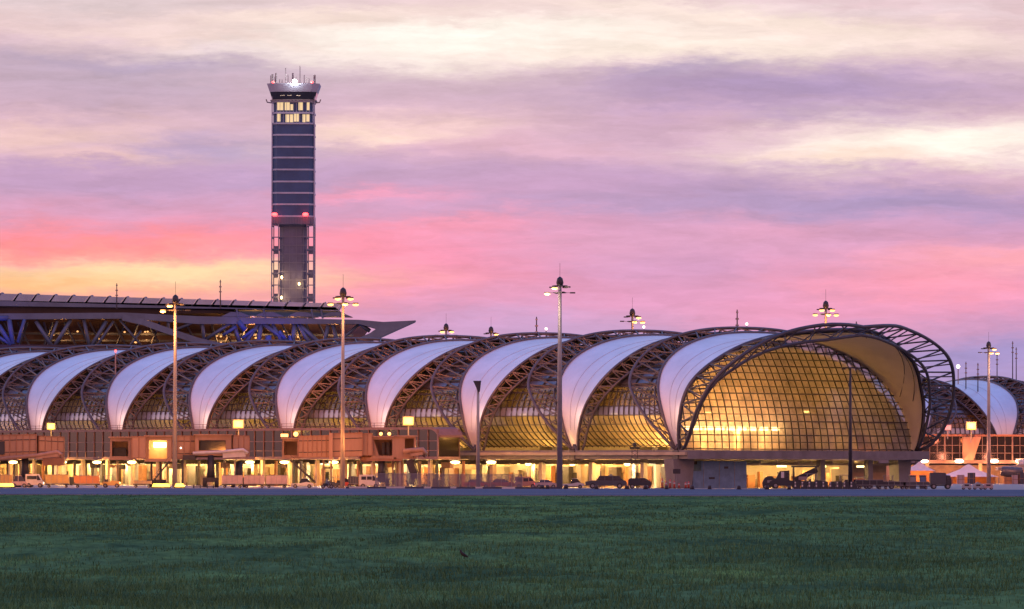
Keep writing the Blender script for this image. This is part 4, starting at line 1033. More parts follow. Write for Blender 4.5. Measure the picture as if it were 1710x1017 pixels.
for sx in (-1, 1):
    for k in range(1, 10):
        b = MB(); b.box((cx_+sx*(TW/2-1.3), cy_, zz(376)-k*8.0), (1.5, 3, 2.6)); b.build('stair_landing', 'tframe', ct)
for px, py in ((470.5, 463), (499.5, 474), (470, 497)):
    b = MB(); b.ball(W(px, py, cy_-6), .5, 8, (.8, .8, 1.2)); b.build('wall_lamp', 'warm', ct)
    lamp(W(px, py, cy_-8), 500, (255, 190, 130), .3, parent=ct)
#PART3
# ------------------------------------------------------------------ vehicles and kit on the apron
def wheel(root, x, y, r, w=.28):
    o = MB(); o.cyl((x, y-w/2, r), (x, y+w/2, r), r, 16); f = o.build('wheel', 'rubber', root)
    o = MB(); o.cyl((x, y-w/2-.02, r), (x, y+w/2+.02, r), r*.55, 10); o.build('rim', 'grey', f)
PAINT = {}
def paint(name, c, rough=.4):
    if name not in PAINT: PAINT[name] = mat('paint_'+name, c, rough, .05, .18, 1.1)
    return PAINT[name]
def shell(b, prof_, w, y0=0):                            # side outline pushed across the width
    b.prism([Vector((x, y0-w/2, z)) for x, z in prof_], (0, w, 0))
def car(col, label, px, Y, L_=4.5, h=1.5, lights=None, kind='car', cat='car'):
    t = thing(kind, (0, 0, 0), label, cat); a = L_/2
    b = MB(); shell(b, [(-a, .35), (-a, .8), (-a+.3, .95), (-.42*a, 1.0), (.55*a, 1.0), (a-.15, .85), (a, .6), (a, .35)], 1.75); b.build('body', col, t)
    b = MB(); b0 = len(b.v)
    q4 = [(-.75*a, .98, .82), (-.5*a, h, .68), (.22*a, h, .68), (.58*a, .98, .82)]
    b.prism([Vector((x, -w, z)) for x, z, w in q4], (0, 1.5, 0)); b.build('cabin_glass', 'wglass', t)
    b = MB(); b.box((-.14*a, -.02, h+.02), (.74*a, 1.4, .07)); b.beam((-.14*a, -.8, .98), (-.14*a, -.76, h), .09, .09); b.build('roof', col, t)
    for x in (-.62*a, .62*a):
        for y in (-.78, .78): wheel(t, x, y, .33, .24)
    for y in (-.6, .6):
        b = MB(); b.box((a-.02, y, .68), (.08, .3, .16)); b.build('headlight', 'warm' if lights else 'pale', t)
        b = MB(); b.box((-a+.02, y, .75), (.08, .3, .14)); b.build('tail_light', 'red_l', t)
    t.location = G(px, Y); return t
def van(col, label, px, Y, L_=4.8, h=2.1, face=1, cat='van'):
    t = thing('van', (0, 0, 0), label, cat); a = L_/2
    f = lambda x: x*face
    o = MB(); shell(o, [(f(-a), .4), (f(-a), h), (f(.45*a), h), (f(.8*a), 1.15), (f(a), 1.0), (f(a), .4)], 1.8); o.build('body', col, t)
    for x, w in ((-.55*a, .8), (0, .8)):
        o = MB(); o.box((f(x), -.91, h*.74), (w, .03, .55)); o.build('window', 'wglass', t)
    o = MB(); o.prism([Vector((f(x), -.92, z)) for x, z in ((.30*a, 1.2), (.30*a, h-.2), (.46*a, h-.2), (.72*a, 1.2))], (0, .03, 0)); o.build('window', 'wglass', t)
    for x in (-.62*a, .64*a):
        for y in (-.8, .8): wheel(t, x, y, .36)
    for y in (-.6, .6):
        o = MB(); o.box((f(a), y, .75), (.06, .34, .22)); o.build('headlight', 'white_l', t)
    t.location = G(px, Y); return t
def dolly(col, label, px, Y, w=3.4, h=1.55, soft=False, group='baggage dollies with covered loads'):
    t = thing('baggage_dolly', (0, 0, 0), label, 'baggage cart', group)
    o = MB(); o.box((0, 0, .5), (w, 1.6, .14)); o.beam((w/2, 0, .45), (w/2+.5, 0, .4), .1, .1); o.build('chassis', 'darkm', t)
    o = MB()
    if soft: o.prism([Vector((x, -.85, z)) for x, z in ((-w/2+.05, .62), (-w/2+.05, h+.35), (-w/2+.25, h+.55), (w/2-.25, h+.55), (w/2-.05, h+.35), (w/2-.05, .62))], (0, 1.7, 0))
    else: o.prism([Vector((x, -.85, z)) for x, z in ((-w/2+.35, .62), (-w/2+.05, 1.0), (-w/2+.05, h+.55), (w/2-.05, h+.55), (w/2-.05, .62))], (0, 1.7, 0))
    c = o.build('container', col, t)
    o = MB()
    for k in range(1, 4): o.box((-w/2+w*k/4, -.87, .6+h/2), (.05, .04, h*.9))
    o.box((0, -.87, h+.5), (w*.96, .05, .07)); o.box((0, -.87, .68), (w*.96, .05, .07)); o.build('container_ribs', 'grey', c)
    for x in (-w*.36, w*.36):
        for y in (-.62, .62): wheel(t, x, y, .22, .16)
    t.location = G(px, Y); return t
YV = 884
pk = paint('rose', (.48, .36, .38)); ye = paint('ochre', (.62, .42, .14)); og = paint('orange', (.60, .26, .10)); wh = paint('white', (.60, .58, .58)); dk = paint('navy', (.022, .03, .05)); gr = paint('slate', (.06, .07, .10)); bl = paint('blue', (.12, .18, .32)); rd = paint('red', (.50, .08, .06))
dolly(ye, 'yellow lit container dolly cut by the left edge', 8, YV+6, 2.6)
car(pk, 'small pink car with dark window second from the left edge', 33, YV, 2.6, 1.9)
van(wh, 'white van with dark blue side windows near the left edge', 58, YV+1, 2.9, 2.2)
dolly(ye, 'bright yellow container dolly left of the orange flatbed', 96, YV, 3.9, 1.6)
dolly(og, 'orange container dolly with many dark wheels', 145, YV, 4.2, 1.45)
def tug(col, label, px, Y, s_=1, flip=1):
    t = thing('baggage_tug', (0, 0, 0), label, 'baggage tug', 'baggage tugs')
    f = lambda x: x*flip*s_
    o = MB(); o.prism([Vector((f(x), -.7, z*s_)) for x, z in ((-1.4, .35), (-1.4, .95), (-.2, .95), (.1, 1.15), (1.3, 1.05), (1.45, .35))], (0, 1.4, 0)); o.build('body', col, t)
    o = MB()
    for x in (-1.2, .05):
        for y in (-.6, .6): o.tube([(f(x), y, .9*s_), (f(x+.1), y, 1.95*s_)], .05, 4)
    o.box((f(-.55), 0, 1.98*s_), (1.6*s_, 1.4, .08)); o.build('canopy', 'grey', t)
    o = MB(); o.box((f(-.8), 0, 1.15*s_), (.5, .9, .4)); o.tube([(f(-.1), 0, 1.0*s_), (f(-.35), 0, 1.4*s_)], .05, 4); o.build('seat', 'darkm', t)
    for x in (-.95, .95):
        for y in (-.65, .65): wheel(t, f(x), y, .34*s_)
    o = MB(); o.box((f(1.42), -.4, .8*s_), (.06, .25, .18)); o.box((f(1.42), .4, .8*s_), (.06, .25, .18)); o.build('headlight', 'warm', t)
    t.location = G(px, Y); return t
tug(ye, 'yellow baggage tug with canopy behind the orange container dolly', 186, YV+2)
dolly(paint('sand', (.52, .40, .22)), 'low sand coloured dolly left of the glowing ground lamps', 238, YV+4, 3.0, .6)
for px in (20, 120, 215, 330, 440, 540): lamp(G(px, 879)+Vector((0, 0, 5.5)), 1400, SOD, .4, parent=wk)  # added sodium lights without fixtures, turning the apron orange
a1 = dolly(pk, 'rose container dolly, leftmost of the coupled three beside the third bridge', 388, YV, 3.5, 1.55, True)
copy_tree(a1, G(425, YV), label='rose container dolly in the middle of the coupled three')
copy_tree(a1, G(462, YV), label='rose container dolly, rightmost of the coupled three left of the white light utility')
def utility(px, Y, label, col):
    t = thing('utility_cart', (0, 0, 0), label, 'utility vehicle')
    o = MB(); o.prism([Vector((x, -.7, z)) for x, z in ((-1.8, .4), (-1.9, .75), (-.3, .8), (.7, 1.0), (1.6, .85), (1.9, .6), (1.8, .35))], (0, 1.5, 0)); o.build('body', col, t)
    o = MB(); o.prism([Vector((x, -.65, z)) for x, z in ((-.5, .8), (-.1, 1.55), (.7, 1.6), (1.3, .9))], (0, 1.35, 0)); o.build('cabin_glass', 'wglass', t)
    o = MB(); o.box((.3, 0, 1.62), (1.0, 1.4, .07)); o.build('roof', col, t)
    for x in (-1.15, 1.15):
        for y in (-.7, .7): wheel(t, x, y, .32)
    t.location = G(px, Y); return t
utility(505, YV+1, 'low white utility car at the foot of the service stair', wh)
# ground lamps glowing low on the apron edge
for px, w, lb in ((10, 2.6, 'low glowing yellow ground lamp cut by the left edge'), (269, 2.9, 'long glowing yellow lamp lying on the apron edge below the lit doorway'), (300, 1.6, 'short glowing yellow lamp on the apron edge right of the long one')):
    p = G(px, 868); t = thing('ground_lamp', p, lb, 'ground lamp')
    o = MB(); o.box(p+Vector((0, 0, .1)), (w+.2, .7, .2)); o.build('lamp_base', 'darkm', t)
    o = MB(); o.prism([p+Vector((-w/2, -.2, .2)), p+Vector((w/2, -.2, .2)), p+Vector((w/2-.2, -.2, .72)), p+Vector((-w/2+.2, -.2, .72))], (0, .4, 0)); o.build('lamp_glass', 'yellow_l', t)
    lamp(p+Vector((0, -1.2, .8)), 260, (255, 190, 60), .3, parent=t)
# long dark mat and rack by the third bridge
t = thing('tow_bar_rack', G(340, 876), 'low black rack on the apron edge left of the rose containers', 'rack')
o = MB(); o.box(G(340, 876)+Vector((0, 0, .18)), (3.6, 1.2, .14))
for x in (-1.6, -.5, .6, 1.6): o.box(G(340, 876)+Vector((x, 0, .3)), (.12, 1.1, .6))
o.build('rack_frame', 'darkm', t)
# motorcyclist: machine and rider
def person(px, Y, label, shirt, trousers, H=1.72, seat=0, rz=0, arms=0, name='person'):
    t = thing(name, (0, 0, 0), label, 'person')
    k = H/1.72; pts_ = {}
    if seat: J = [(0, 0, seat), (.02, 0, seat+.28), (.05, 0, seat+.50), (.07, 0, seat+.60), (.09, 0, seat+.78), (.06, .19, seat+.48), (.22, .24, seat+.25), (.45, .2, seat+.18), (.06, -.19, seat+.48), (.22, -.24, seat+.25), (.45, -.2, seat+.18),
                  (0, .1, seat-.02), (.42, .13, seat-.02), (.32, .13, seat-.45), (.45, .13, seat-.5), (0, -.1, seat-.02), (.42, -.13, seat-.02), (.32, -.13, seat-.45), (.45, -.13, seat-.5)]
    else: J = [(0, 0, .93), (0, 0, 1.18), (0, 0, 1.40), (0, 0, 1.50), (.01, 0, 1.62), (0, .19, 1.38), (.02+arms*.1, .24, 1.12), (.08+arms*.3, .24, .88+arms*.3), (0, -.19, 1.38), (.02, -.24, 1.12), (.08, -.24, .88),
               (0, .1, .88), (.03, .11, .48), (.0, .11, .08), (.14, .11, .04), (0, -.1, .88), (-.02, -.11, .48), (-.1, -.11, .08), (.04, -.11, .04)]
    E = [(0, 1), (1, 2), (2, 3), (3, 4), (2, 5), (5, 6), (6, 7), (2, 8), (8, 9), (9, 10), (0, 11), (11, 12), (12, 13), (13, 14), (0, 15), (15, 16), (16, 17), (17, 18)]
    RD = [.14, .13, .15, .06, .105, .07, .05, .035, .07, .05, .035, .095, .065, .05, .045, .095, .065, .05, .045]
    me = bpy.data.meshes.new('body'); me.from_pydata([Vector(j)*k for j in J], E, []); me.update()
    o = bpy.data.objects.new('body', me); COL.objects.link(o); o.parent = t
    md = o.modifiers.new('skin', 'SKIN')
    if not me.skin_vertices:
        bm_ = None
        import bmesh
        bm_ = bmesh.new(); bm_.from_mesh(me); bm_.verts.layers.skin.verify(); bm_.to_mesh(me); bm_.free()
    for i, v in enumerate(me.skin_vertices[0].data): v.radius = (RD[i]*k, RD[i]*k); v.use_root = (i == 0)
    o.modifiers.new('smooth', 'SUBSURF').levels = 1
    me.materials.append(shirt)
    h = MB(); c = Vector(J[4])*k+Vector((-.01, 0, .05)); h.ball(c, .115, 8, (1, .9, .8)); h.build('hair', 'darkm', t)
    if not seat:
        tr_ = MB()
        for y in (.11, -.11): tr_.tube([Vector((0, y, .9))*k, Vector((0 if y > 0 else -.02, y, .48))*k, Vector((0 if y > 0 else -.1, y, .12))*k], [.125, .09, .075], 8)
        tr_.build('trousers', trousers, t)
    t.location = G(px, Y); t.rotation_euler = (0, 0, rz); return t
mc = thing('motorcycle', (0, 0, 0), 'dark motorcycle ridden along the apron edge, right of the white utility car', 'motorcycle')
o = MB(); o.prism([Vector((x, -.14, z)) for x, z in ((-.6, .6), (-.65, .82), (0, .8), (.3, .95), (.5, .8), (.3, .45), (-.3, .4))], (0, .28, 0)); o.build('body', dk, mc)
o = MB(); o.tube([(.45, 0, .95), (.72, 0, .32)], .04, 5); o.tube([(.42, -.3, 1.08), (.45, .3, 1.08)], .025, 5); o.build('fork', 'grey', mc)
wheel(mc, .72, 0, .32, .12); wheel(mc, -.62, 0, .32, .12); mc.location = G(546, 866)
person(545, 866, 'person in a blue shirt riding the dark motorcycle', bl, dk, seat=.86)
person(553, 884, 'person in dark clothes standing behind the motorcycle', dk, dk)
person(717, 890, 'person in dark clothes standing behind the screen fence, left half', gr, dk)
tug(gr, 'slate grey baggage tug just right of the motorcycle', 558, YV+4, .9, -1)
van(wh, 'pale van parked behind the left end of the screen fence', 617, 893, 3.4, 2.2)
dolly(gr, 'small slate container standing behind the fence left of the pale van', 590, 893, 1.8, 1.4)
utility(572, 893, 'low red striped utility car parked under the long bridge', rd)
# screen fence
fm, ft, fb = bsdf('mesh_screen'); fb.inputs['Base Color'].default_value = (.20, .18, .22, 1); fb.inputs['Alpha'].default_value = .62; fb.inputs['Roughness'].default_value = .8
g_ = ft.nodes.new('ShaderNodeTexNoise'); g_.inputs['Scale'].default_value = .8; g_.inputs['Detail'].default_value = 4
tcn = ft.nodes.new('ShaderNodeNewGeometry'); ft.links.new(tcn.outputs['Position'], g_.inputs[0])
mrn = ft.nodes.new('ShaderNodeMapRange'); mrn.inputs[3].default_value = .48; mrn.inputs[4].default_value = .78; ft.links.new(g_.outputs['Fac'], mrn.inputs[0]); ft.links.new(mrn.outputs[0], fb.inputs['Alpha'])
fe = thing('screen_fence', G(740, 874), 'long see-through grey mesh fence on the apron edge below the walkway', 'fence')
xa_, xb_ = G(627, 874).x, G(872, 874).x
o = MB()
segs = [(xa_+(xb_-xa_)*i/14, 2.45 if i < 14*.42 else 2.3) for i in range(15)]
for (x0, h0), (x1, h1) in zip(segs, segs[1:]): o.grid([[(x0+.05, 874, .1), (x1-.05, 874, .1)], [(x0+.05, 874, h0), (x1-.05, 874, h0)]], False)
o.build('fence_mesh', fm, fe)
for x, h in segs:
    o = MB(); o.box((x, 874, h/2), (.09, .09, h)); o.build('fence_post', 'grey', fe)
o = MB(); o.beam((xa_, 874, 2.4), (xb_, 874, 2.32), .06, .06); o.build('fence_rail', 'grey', fe)
# striped kerb
ks = [(583, 613), (645, 676), (708, 720), (752, 762), (794, 806)]
o = MB(); x0, x1 = G(578, 868.6).x, G(935, 868.6).x; o.box(((x0+x1)/2, 868.6, .14), (x1-x0, .35, .28)); kb = o.build('kerb', mat('kerb_dark', (.06, .07, .12), .7)); tag(kb, 'dark kerb with pale stripes along the near edge of the apron', 'kerb')
o = MB()
for p0, p1 in ks+[(838, 860)]: a_, c_ = G(p0, 868.4).x, G(p1, 868.4).x; o.box(((a_+c_)/2, 868.4, .17), (c_-a_, .03, .26))
o.build('kerb_stripe', wh, kb)
t = thing('road_board', G(850, 862), 'flat pale blue board lying on the road edge below the fence end', 'board')
o = MB(); o.prism([G(838, 862)+Vector((0, 0, .02)), G(861, 862)+Vector((0, 0, .02)), G(857, 862)+Vector((0, 0, .3)), G(842, 862)+Vector((0, 0, .3))], (0, .6, 0)); o.build('board_face', wh, t)
# cars behind and beyond the fence
car(rd, 'red car behind the right part of the screen fence', 797, 886, 4.6, 1.4)
car(rd, 'red car half hidden by the last fence panels', 838, 888, 4.4, 1.45)
van(paint('coral', (.50, .26, .20)), 'coral van with dark windscreen right of the fence end', 878, 886, 3.6, 1.9)
car(pk, 'pale red car left of the tallest mast foot', 912, 884, 3.8, 1.4)
utility(957, 886, 'grey utility car right of the tallest mast foot', wh)
# pickup with equipment, dark truck
t = thing('airfield_truck', (0, 0, 0), 'slate double cab airfield truck with a light bar, in front of the lit ground floor', 'truck')
o = MB(); shell(o, [(-3.3, .5), (-3.4, 1.15), (-2.2, 1.35), (3.1, 1.35), (3.4, 1.1), (3.4, .5)], 1.9); o.build('body', gr, t)
o = MB(); shell(o, [(-1.6, 1.35), (-1.1, 2.0), (2.2, 2.0), (2.8, 1.35)], 1.7); o.build('cabin_glass', 'wglass', t)
o = MB(); o.box((.55, 0, 2.05), (3.5, 1.7, .1)); o.beam((-.2, -.86, 1.35), (-.2, -.8, 2.05), .1, .1); o.beam((1.1, -.86, 1.35), (1.1, -.8, 2.05), .1, .1); o.build('roof', gr, t)
o = MB(); o.box((.8, 0, 2.22), (.5, 1.3, .2)); o.build('light_bar', bl, t)
for x in (-2.2, 2.2):
    for y in (-.85, .85): wheel(t, x, y, .46)
for y in (-.65, .65):
    o = MB(); o.box((-3.38, y, .9), (.1, .35, .2)); o.build('headlight', 'pale', t)
t.location = G(1012, 879)
person(1003, 893, 'person in grey working high up behind the slate airfield truck', gr, dk)
t = thing('work_platform', G(1003, 894), 'grey platform the worker stands on behind the airfield truck', 'platform')
o = MB(); o.box(G(1003, 894)+Vector((0, 0, 1.5)), (1.6, 1.4, .12))
for x in (-.7, .7):
    for y in (-.6, .6): o.box(G(1003, 894)+Vector((x, y, .72)), (.09, .09, 1.44))
o.build('platform_frame', 'grey', t)
for o in [x for x in COL.objects if x.get('label', '').startswith('person in grey working')]: o.location.z = 1.56
t = thing('cargo_truck', (0, 0, 0), 'low black flat nosed truck right of the slate airfield truck', 'truck')
o = MB(); shell(o, [(-1.9, .5), (-1.9, 1.5), (-1.5, 1.72), (.8, 1.75), (1.3, 1.5), (1.9, 1.1), (1.9, .5)], 1.8); o.build('body', dk, t)
o = MB(); shell(o, [(.1, 1.1), (.2, 1.62), (.75, 1.62), (1.2, 1.15)], 1.84); o.build('window', 'wglass', t)
for x in (-1.2, 1.2):
    for y in (-.8, .8): wheel(t, x, y, .4)
t.location = G(1068, 880)
# bollards on the road edge
for px, Y, w, lb in ((905, 866, .9, 'left one of the dark bollard pair near the fence end'), (914, 863, .7, 'right one of the dark bollard pair near the fence end'), (945, 867, .8, 'dark bollard below the tallest mast'), (996, 858, .75, 'dark bollard below the nose of the slate truck'), (1047, 862, .9, 'small dark bollard between the two trucks'),
                  (1078, 856, .85, 'dark bollard below the black truck'), (1113, 861, .7, 'small dark bollard left of the big left pier'), (1156, 856, .75, 'dark bollard below the big left pier'), (1185, 862, .7, 'small dark bollard at the left of the service block'), (1234, 856, .75, 'dark bollard below the middle of the service block'), (1281, 858, .8, 'dark bollard below the right corner of the service block'), (1318, 855, .75, 'dark bollard below the steps truck')):
    p = G(px, Y); t = thing('bollard', p, lb, 'bollard', 'dark bollards on the road edge')
    o = MB(); o.tube([p, p+Vector((0, 0, .5)), p+Vector((0, 0, .62))], [w/2.3, w/2.6, w/3.4], 10); o.build('bollard_body', 'darkm', t)
    o = MB(); o.box(p+Vector((0, 0, .05)), (w, w, .1)); o.build('bollard_foot', 'rubber', t)
# red and orange cones, barriers
for i, (px, Y) in enumerate(((1085, 893), (1106, 895), (1112, 893), (1119, 896), (1126, 893), (1145, 892), (1150, 894), (1134, 895))):
    p = G(px, Y); hh = (1.5, 1.7, 1.2, 1.5, 1.3, 1.1, 1.2, .9)[i]
    lb = 'slim red marker post, number %s from the left in the row before the lit wall' % ('one two three four five six seven eight'.split()[i]) if False else ['red marker post beside the black truck', 'tallest red marker post before the orange lit wall', 'red marker post just right of the tallest', 'red marker post below the left edge of the wall screen', 'red marker post under the wall screen', 'red marker post nearest the big left pier', 'red marker post touching the big left pier in view', 'short red marker post right of the wall screen'][i]
    t = thing('marker_post', p, lb, 'marker post', 'red marker posts')
    o = MB(); o.tube([p+Vector((0, 0, .1)), p+Vector((0, 0, hh))], [.2, .12], 8); o.build('post_shaft', rd, t)
    o = MB(); o.box(p+Vector((0, 0, .05)), (.6, .6, .1)); o.build('post_foot', 'rubber', t)
    o = MB(); o.tube([p+Vector((0, 0, hh*.6)), p+Vector((0, 0, hh*.75))], [.19, .18], 8); o.build('post_band', wh, t)
p = G(1130, 897); t = thing('sign_board', p, 'dark square sign board on a post before the orange lit wall', 'sign')
o = MB(); o.box(p+Vector((0, 0, 2.85)), (1.25, .12, .8)); o.build('board_face', 'darkm', t)
o = MB(); o.box(p+Vector((0, .1, 1.3)), (.1, .1, 2.6)); o.build('board_post', 'grey', t)
# passenger steps truck and the dark row under the glazed end
t = thing('steps_truck', (0, 0, 0), 'dark aircraft steps truck with white cab window under the glazed end', 'truck')
o = MB(); shell(o, [(-3.4, .5), (-3.3, 1.2), (-2.2, 1.7), (-1.6, 2.9), (0, 3.05), (0, .5)], 1.9); o.build('cab', dk, t)
o = MB(); o.box((-1.15, -.97, 2.3), (.5, .05, 1.0)); o.build('cab_window', 'pale', t)
o = MB(); o.box((-.4, -.97, 2.2), (.5, .05, .9)); o.build('cab_window', 'wglass', t)
o = MB(); shell(o, [(0, .5), (0, 1.4), (5.4, 1.2), (5.4, .5)], 1.9); o.box((2.6, 0, 3.7), (4.6, 1.6, .3))
for x in (.7, 4.4): o.beam((x, -.7, 1.2), (x, -.7, 3.6), .22, .22); o.beam((x, .7, 1.2), (x, .7, 3.6), .22, .22)
o.beam((.9, 0, 1.4), (4.6, 0, 3.2), .7, .9); o.build('lift_frame', dk, t)
o = MB(); o.box((2.2, -.9, 1.75), (1.4, .2, .55)); o.build('side_tank', paint('mauve', (.32, .26, .28)), t)
for x in (-2.3, 1.0, 4.2):
    for y in (-.85, .85): wheel(t, x, y, .52)
t.location = G(1318, 893)
t = thing('generator_cart', (0, 0, 0), 'rounded dark generator cart left of the steps truck', 'cart')
o = MB(); shell(o, [(-1.2, .4), (-1.3, 1.0), (-.8, 1.9), (.3, 2.1), (1.0, 1.4), (1.2, .4)], 1.6); o.build('body', dk, t)
o = MB(); o.box((-.1, -.82, 1.2), (.8, .05, .4)); o.build('vent', 'grey', t)
for x in (-.8, .8):
    for y in (-.7, .7): wheel(t, x, y, .35)
t.location = G(1286, 893)
bars = []
for i in range(9):
    px = 1331+i*11.7
    lb = ['leftmost', 'second', 'third', 'fourth', 'middle', 'sixth', 'seventh', 'eighth', 'rightmost'][i]+' dark barrier block with a white tipped post, in the row by the steps truck'
    p = G(px, 878); t = thing('barrier_block', p, lb, 'barrier', 'dark barrier blocks with white posts')
    o = MB(); o.prism([p+Vector((x, -.35, z)) for x, z in ((-.56, .02), (.56, .02), (.52, .4), (.38, 1.25), (-.38, 1.25), (-.52, .4))], (0, .7, 0)); o.build('barrier_body', dk, t)
    o = MB(); o.box(p+Vector((-.3, -.42, .55)), (.22, .06, .34)); o.box(p+Vector((-.3, -.42, 1.05)), (.2, .06, .24)); o.build('reflector', 'pale', t)
for px, s_, lb, fl in ((1362, 1.25, 'big dark tug behind the barrier blocks', 1), (1404, 1.15, 'dark tug with canopy left of the thin dark pole', -1), (1442, 1.0, 'dark tug just right of the thin dark pole', 1), (1478, 1.1, 'dark tug below the rightmost lit opening', -1)):
    tug(gr if px != 1362 else dk, lb, px, 889, s_, fl)
for px, w, h, lb, c in ((1452, 4.6, 1.0, 'low black loaded dolly right of the thin dark pole', dk), (1493, 3.8, .75, 'low black dolly in front of the right pier', dk), (1530, 4.4, .7, 'low slate dolly between the right pier and the boxy truck', gr)):
    dolly(c, lb, px, 882, w, h, True, 'low dark dollies under the glazed end')
van(og, 'orange pickup van glimpsed right of the thin dark pole', 1437, 896, 3.0, 1.7)
t = thing('box_truck', (0, 0, 0), 'boxy dark truck parked between the right pier and the first white tent', 'truck')
o = MB(); o.box((-.4, 0, 1.75), (2.6, 2.1, 1.9)); o.build('cargo_box', gr, t)
o = MB(); shell(o, [(.95, .6), (.95, 2.3), (1.6, 2.25), (1.8, 1.4), (1.8, .6)], 1.9); o.build('cab', dk, t)
o = MB(); o.prism([Vector((x, -.98, z)) for x, z in ((1.1, 1.5), (1.1, 2.1), (1.5, 2.1), (1.68, 1.5))], (0, .04, 0)); o.build('cab_window', 'wglass', t)
o = MB(); o.box((0, 0, .65), (3.4, 1.6, .25)); o.build('chassis', 'darkm', t)
for x in (-1.1, 1.2):
    for y in (-.85, .85): wheel(t, x, y, .45)
t.location = G(1570, 890)
for px, lb in ((1541, 'small dark equipment cabinet left of the boxy truck'), (1524, 'short steel equipment cabinet nearest the right pier')):
    p = G(px, 900); t = thing('equipment_cabinet', p, lb, 'cabinet')
    o = MB(); o.box(p+Vector((0, 0, 1.1)), (1.1, .9, 2.2)); o.build('cabinet_body', gr, t)
    o = MB(); o.box(p+Vector((0, -.47, 1.2)), (.9, .03, 1.6)); o.build('cabinet_door', bl if px == 1541 else 'grey', t)
    o = MB(); o.box(p+Vector((0, 0, 2.26)), (1.3, 1.1, .1)); o.build('cabinet_roof', 'grey', t)
for px, lb, c in ((1614, 'pale blue parked cart, leftmost before the white tents', paint('ice', (.34, .40, .46))), (1633, 'pale parked cart with a hump, middle one before the white tents', paint('ice', 0)if False else PAINT.get('ice') or wh), (1650, 'pink grey parked cart, rightmost before the white tents', pk)):
    c = PAINT['ice'] if c is None else c
    t = thing('parked_cart', (0, 0, 0), lb, 'cart', 'small carts before the tents')
    o = MB(); shell(o, [(-.75, .25), (-.8, .7), (-.5, .95), (-.1, 1.25 if px == 1633 else 1.0), (.5, 1.0), (.8, .6), (.75, .25)], 1.2); o.build('body', c, t)
    o = MB(); o.box((0, -.62, .7), (.7, .03, .25)); o.build('window', 'wglass', t)
    for x in (-.5, .5):
        for y in (-.5, .5): wheel(t, x, y, .24, .18)
    t.location = G(px, 872)
# tents
M['tent'] = mat('tent_fabric', (.70, .66, .66), .7, 0, .1, .3)
for px0, px1, ya, yr, Y, lb in ((1510, 1562, 770, 786, 1262, 'white tent partly behind the right pier of the glazed end'), (1573, 1668, 775, 796, 1258, 'wide white tent with a pointed peak, in the middle of the right edge group'), (1690, 1760, 780, 798, 1260, 'white tent cut by the right edge'), (1548, 1600, 792, 798, 1272, 'low tent between the first and the wide white tents')):
    a_, c_ = W(px0, yr, Y), W(px1, yr, Y); pk_ = W((px0+px1)/2-(0 if px0 > 1520 else -2), ya, Y); w = c_.x-a_.x
    t = thing('marquee_tent', G((px0+px1)/2, Y), lb, 'tent', 'white tents behind the apron')
    o = MB(); b0 = 0; P0 = [Vector((a_.x, Y, a_.z)), Vector((c_.x, Y, a_.z)), Vector((c_.x, Y+w*.8, a_.z)), Vector((a_.x, Y+w*.8, a_.z))]
    ap = Vector((pk_.x, Y+w*.4, pk_.z+.0)); rings = []
    for f, g in ((0, 0), (.35, .25), (.7, .58), (.97, 1)):
        rings.append([q_+(Vector((ap.x, ap.y, q_.z))-q_)*f+Vector((0, 0, (ap.z-a_.z)*g)) for q_ in P0+[P0[0]]])
    o.grid(rings, False); o.build('tent_roof', 'tent', t)
    o = MB(); o.box(((a_.x+c_.x)/2, Y+w*.79, a_.z/2), (w, .1, a_.z)); o.build('tent_wall', mat('tent_back', (.62, .38, .20), .8, 0, .3, .5), t)
    for q_ in P0:
        o = MB(); o.box((q_.x, q_.y, a_.z/2), (.18, .18, a_.z)); o.build('tent_pole', 'grey', t)
    lamp(Vector(((a_.x+c_.x)/2, Y+w*.3, 2.6)), 900, (255, 140, 70), .5, parent=t)
o = MB(); o.box((G(1640, 1300).x, 1301, 2.2), (46, .4, 4.4)); bw = o.build('screen_wall', mat('lit_wall', (.50, .34, .24), .8, 0, .35, .5)); tag(bw, 'orange lit wall behind the white tents at the far right', 'wall')
for px in (1590, 1655, 1705): lamp(G(px, 1287)+Vector((0, 0, 3.4)), 1000, (255, 150, 70), .5, parent=wk2)
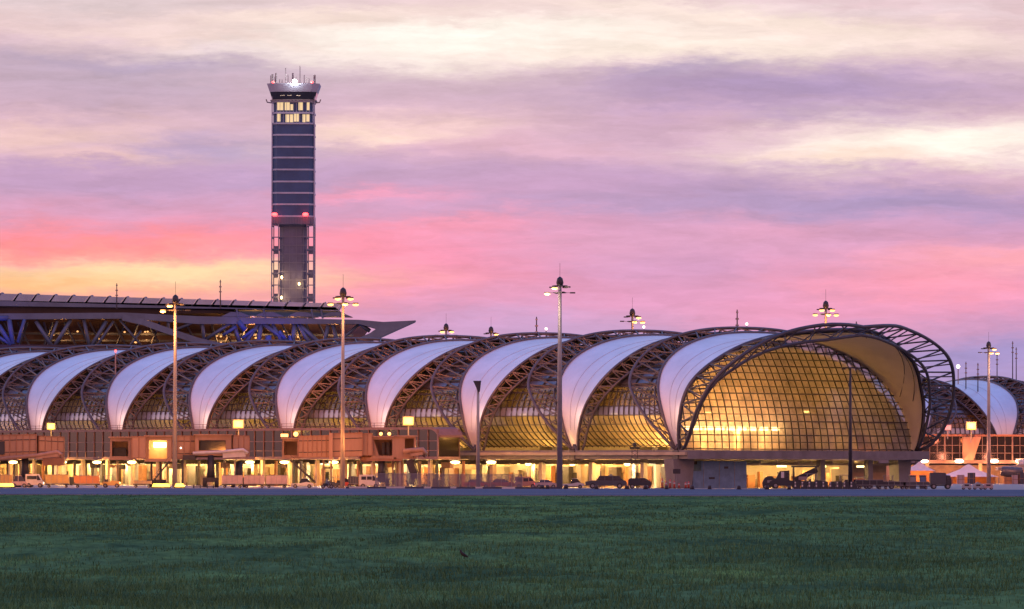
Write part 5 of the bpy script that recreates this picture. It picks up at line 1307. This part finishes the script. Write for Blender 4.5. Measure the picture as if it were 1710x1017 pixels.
for i, px in enumerate((1585, 1604, 1622, 1683, 1696, 1706)):
    p = G(px, 1246); lb = ['leftmost stacked crate under the wide tent', 'second crate from the left under the wide tent', 'crate left of the tent group middle pole', 'crate left of the tent cut by the edge', 'crate under the tent cut by the edge', 'crate nearest the right edge of the photo'][i]
    t = thing('freight_crate', p, lb, 'crate', 'crates among the tents'); hh = 1.6+.5*(i % 3)
    o = MB(); o.box(p+Vector((0, 0, hh/2)), (1.7, 1.4, hh)); o.build('crate_body', (og, pk, gr)[i % 3], t)
    o = MB(); o.box(p+Vector((-.5, -.72, hh/2)), (.1, .04, hh)); o.box(p+Vector((.5, -.72, hh/2)), (.1, .04, hh)); o.box(p+Vector((0, -.72, hh*.5)), (1.7, .05, .1)); o.build('crate_frame', 'jet2', t)
for px in (1540, 1620, 1700): lamp(W(px, 762, 1250), 1600, (255, 150, 110), .6, parent=wk2)
# engine and wing of a parked airliner peeping in at the right edge
t = thing('parked_airliner', G(1690, 1260), 'grey wing and engine of a parked airliner at the far right edge', 'aircraft')
o = MB(); o.beam(W(1664, 783, 1262), W(1765, 771, 1262), 5, .7); o.build('wing', 'grey', t)
o = MB(); o.tube([W(1672, 786, 1258), W(1680, 788, 1258), W(1696, 788.5, 1258), W(1708, 786, 1258)], [1.0, 1.25, 1.2, .7], 14); o.build('engine', gr, t)
o = MB(); o.tube([W(1700, 776, 1275), W(1760, 776, 1275), W(1830, 776, 1275)], [1.2, 2.0, 2.0], 14); o.build('fuselage', 'pale', t)
# bird in the field
t = thing('bird', (0, 0, 0), 'small black bird standing in the grass near the middle of the field', 'bird')
me = bpy.data.meshes.new('body')
me.from_pydata([(0, 0, .16), (-.06, 0, .20), (-.095, 0, .27), (-.10, 0, .315), (-.135, 0, .31), (.08, 0, .12), (.17, 0, .07), (.02, .025, .10), (.02, .03, .0), (.02, -.025, .10), (.02, -.03, .0)],
               [(0, 1), (1, 2), (2, 3), (3, 4), (0, 5), (5, 6), (0, 7), (7, 8), (0, 9), (9, 10)], [])
o = bpy.data.objects.new('body', me); COL.objects.link(o); o.parent = t
import bmesh
bm_ = bmesh.new(); bm_.from_mesh(me); bm_.verts.layers.skin.verify(); bm_.to_mesh(me); bm_.free()
for i, r in enumerate((.075, .06, .04, .035, .008, .05, .02, .02, .008, .02, .008)): me.skin_vertices[0].data[i].radius = (r, r)
me.skin_vertices[0].data[0].use_root = True
o.modifiers.new('skin', 'SKIN'); o.modifiers.new('smooth', 'SUBSURF').levels = 1
me.materials.append(mat('bird_feathers', (.012, .012, .016), .6))
bp_ = W(774, 931, 100); f_ = 3/(3-bp_.z); t.location = (bp_.x*f_, 100*f_, hgt(np.float64(bp_.x*f_), np.float64(100*f_))+.10)
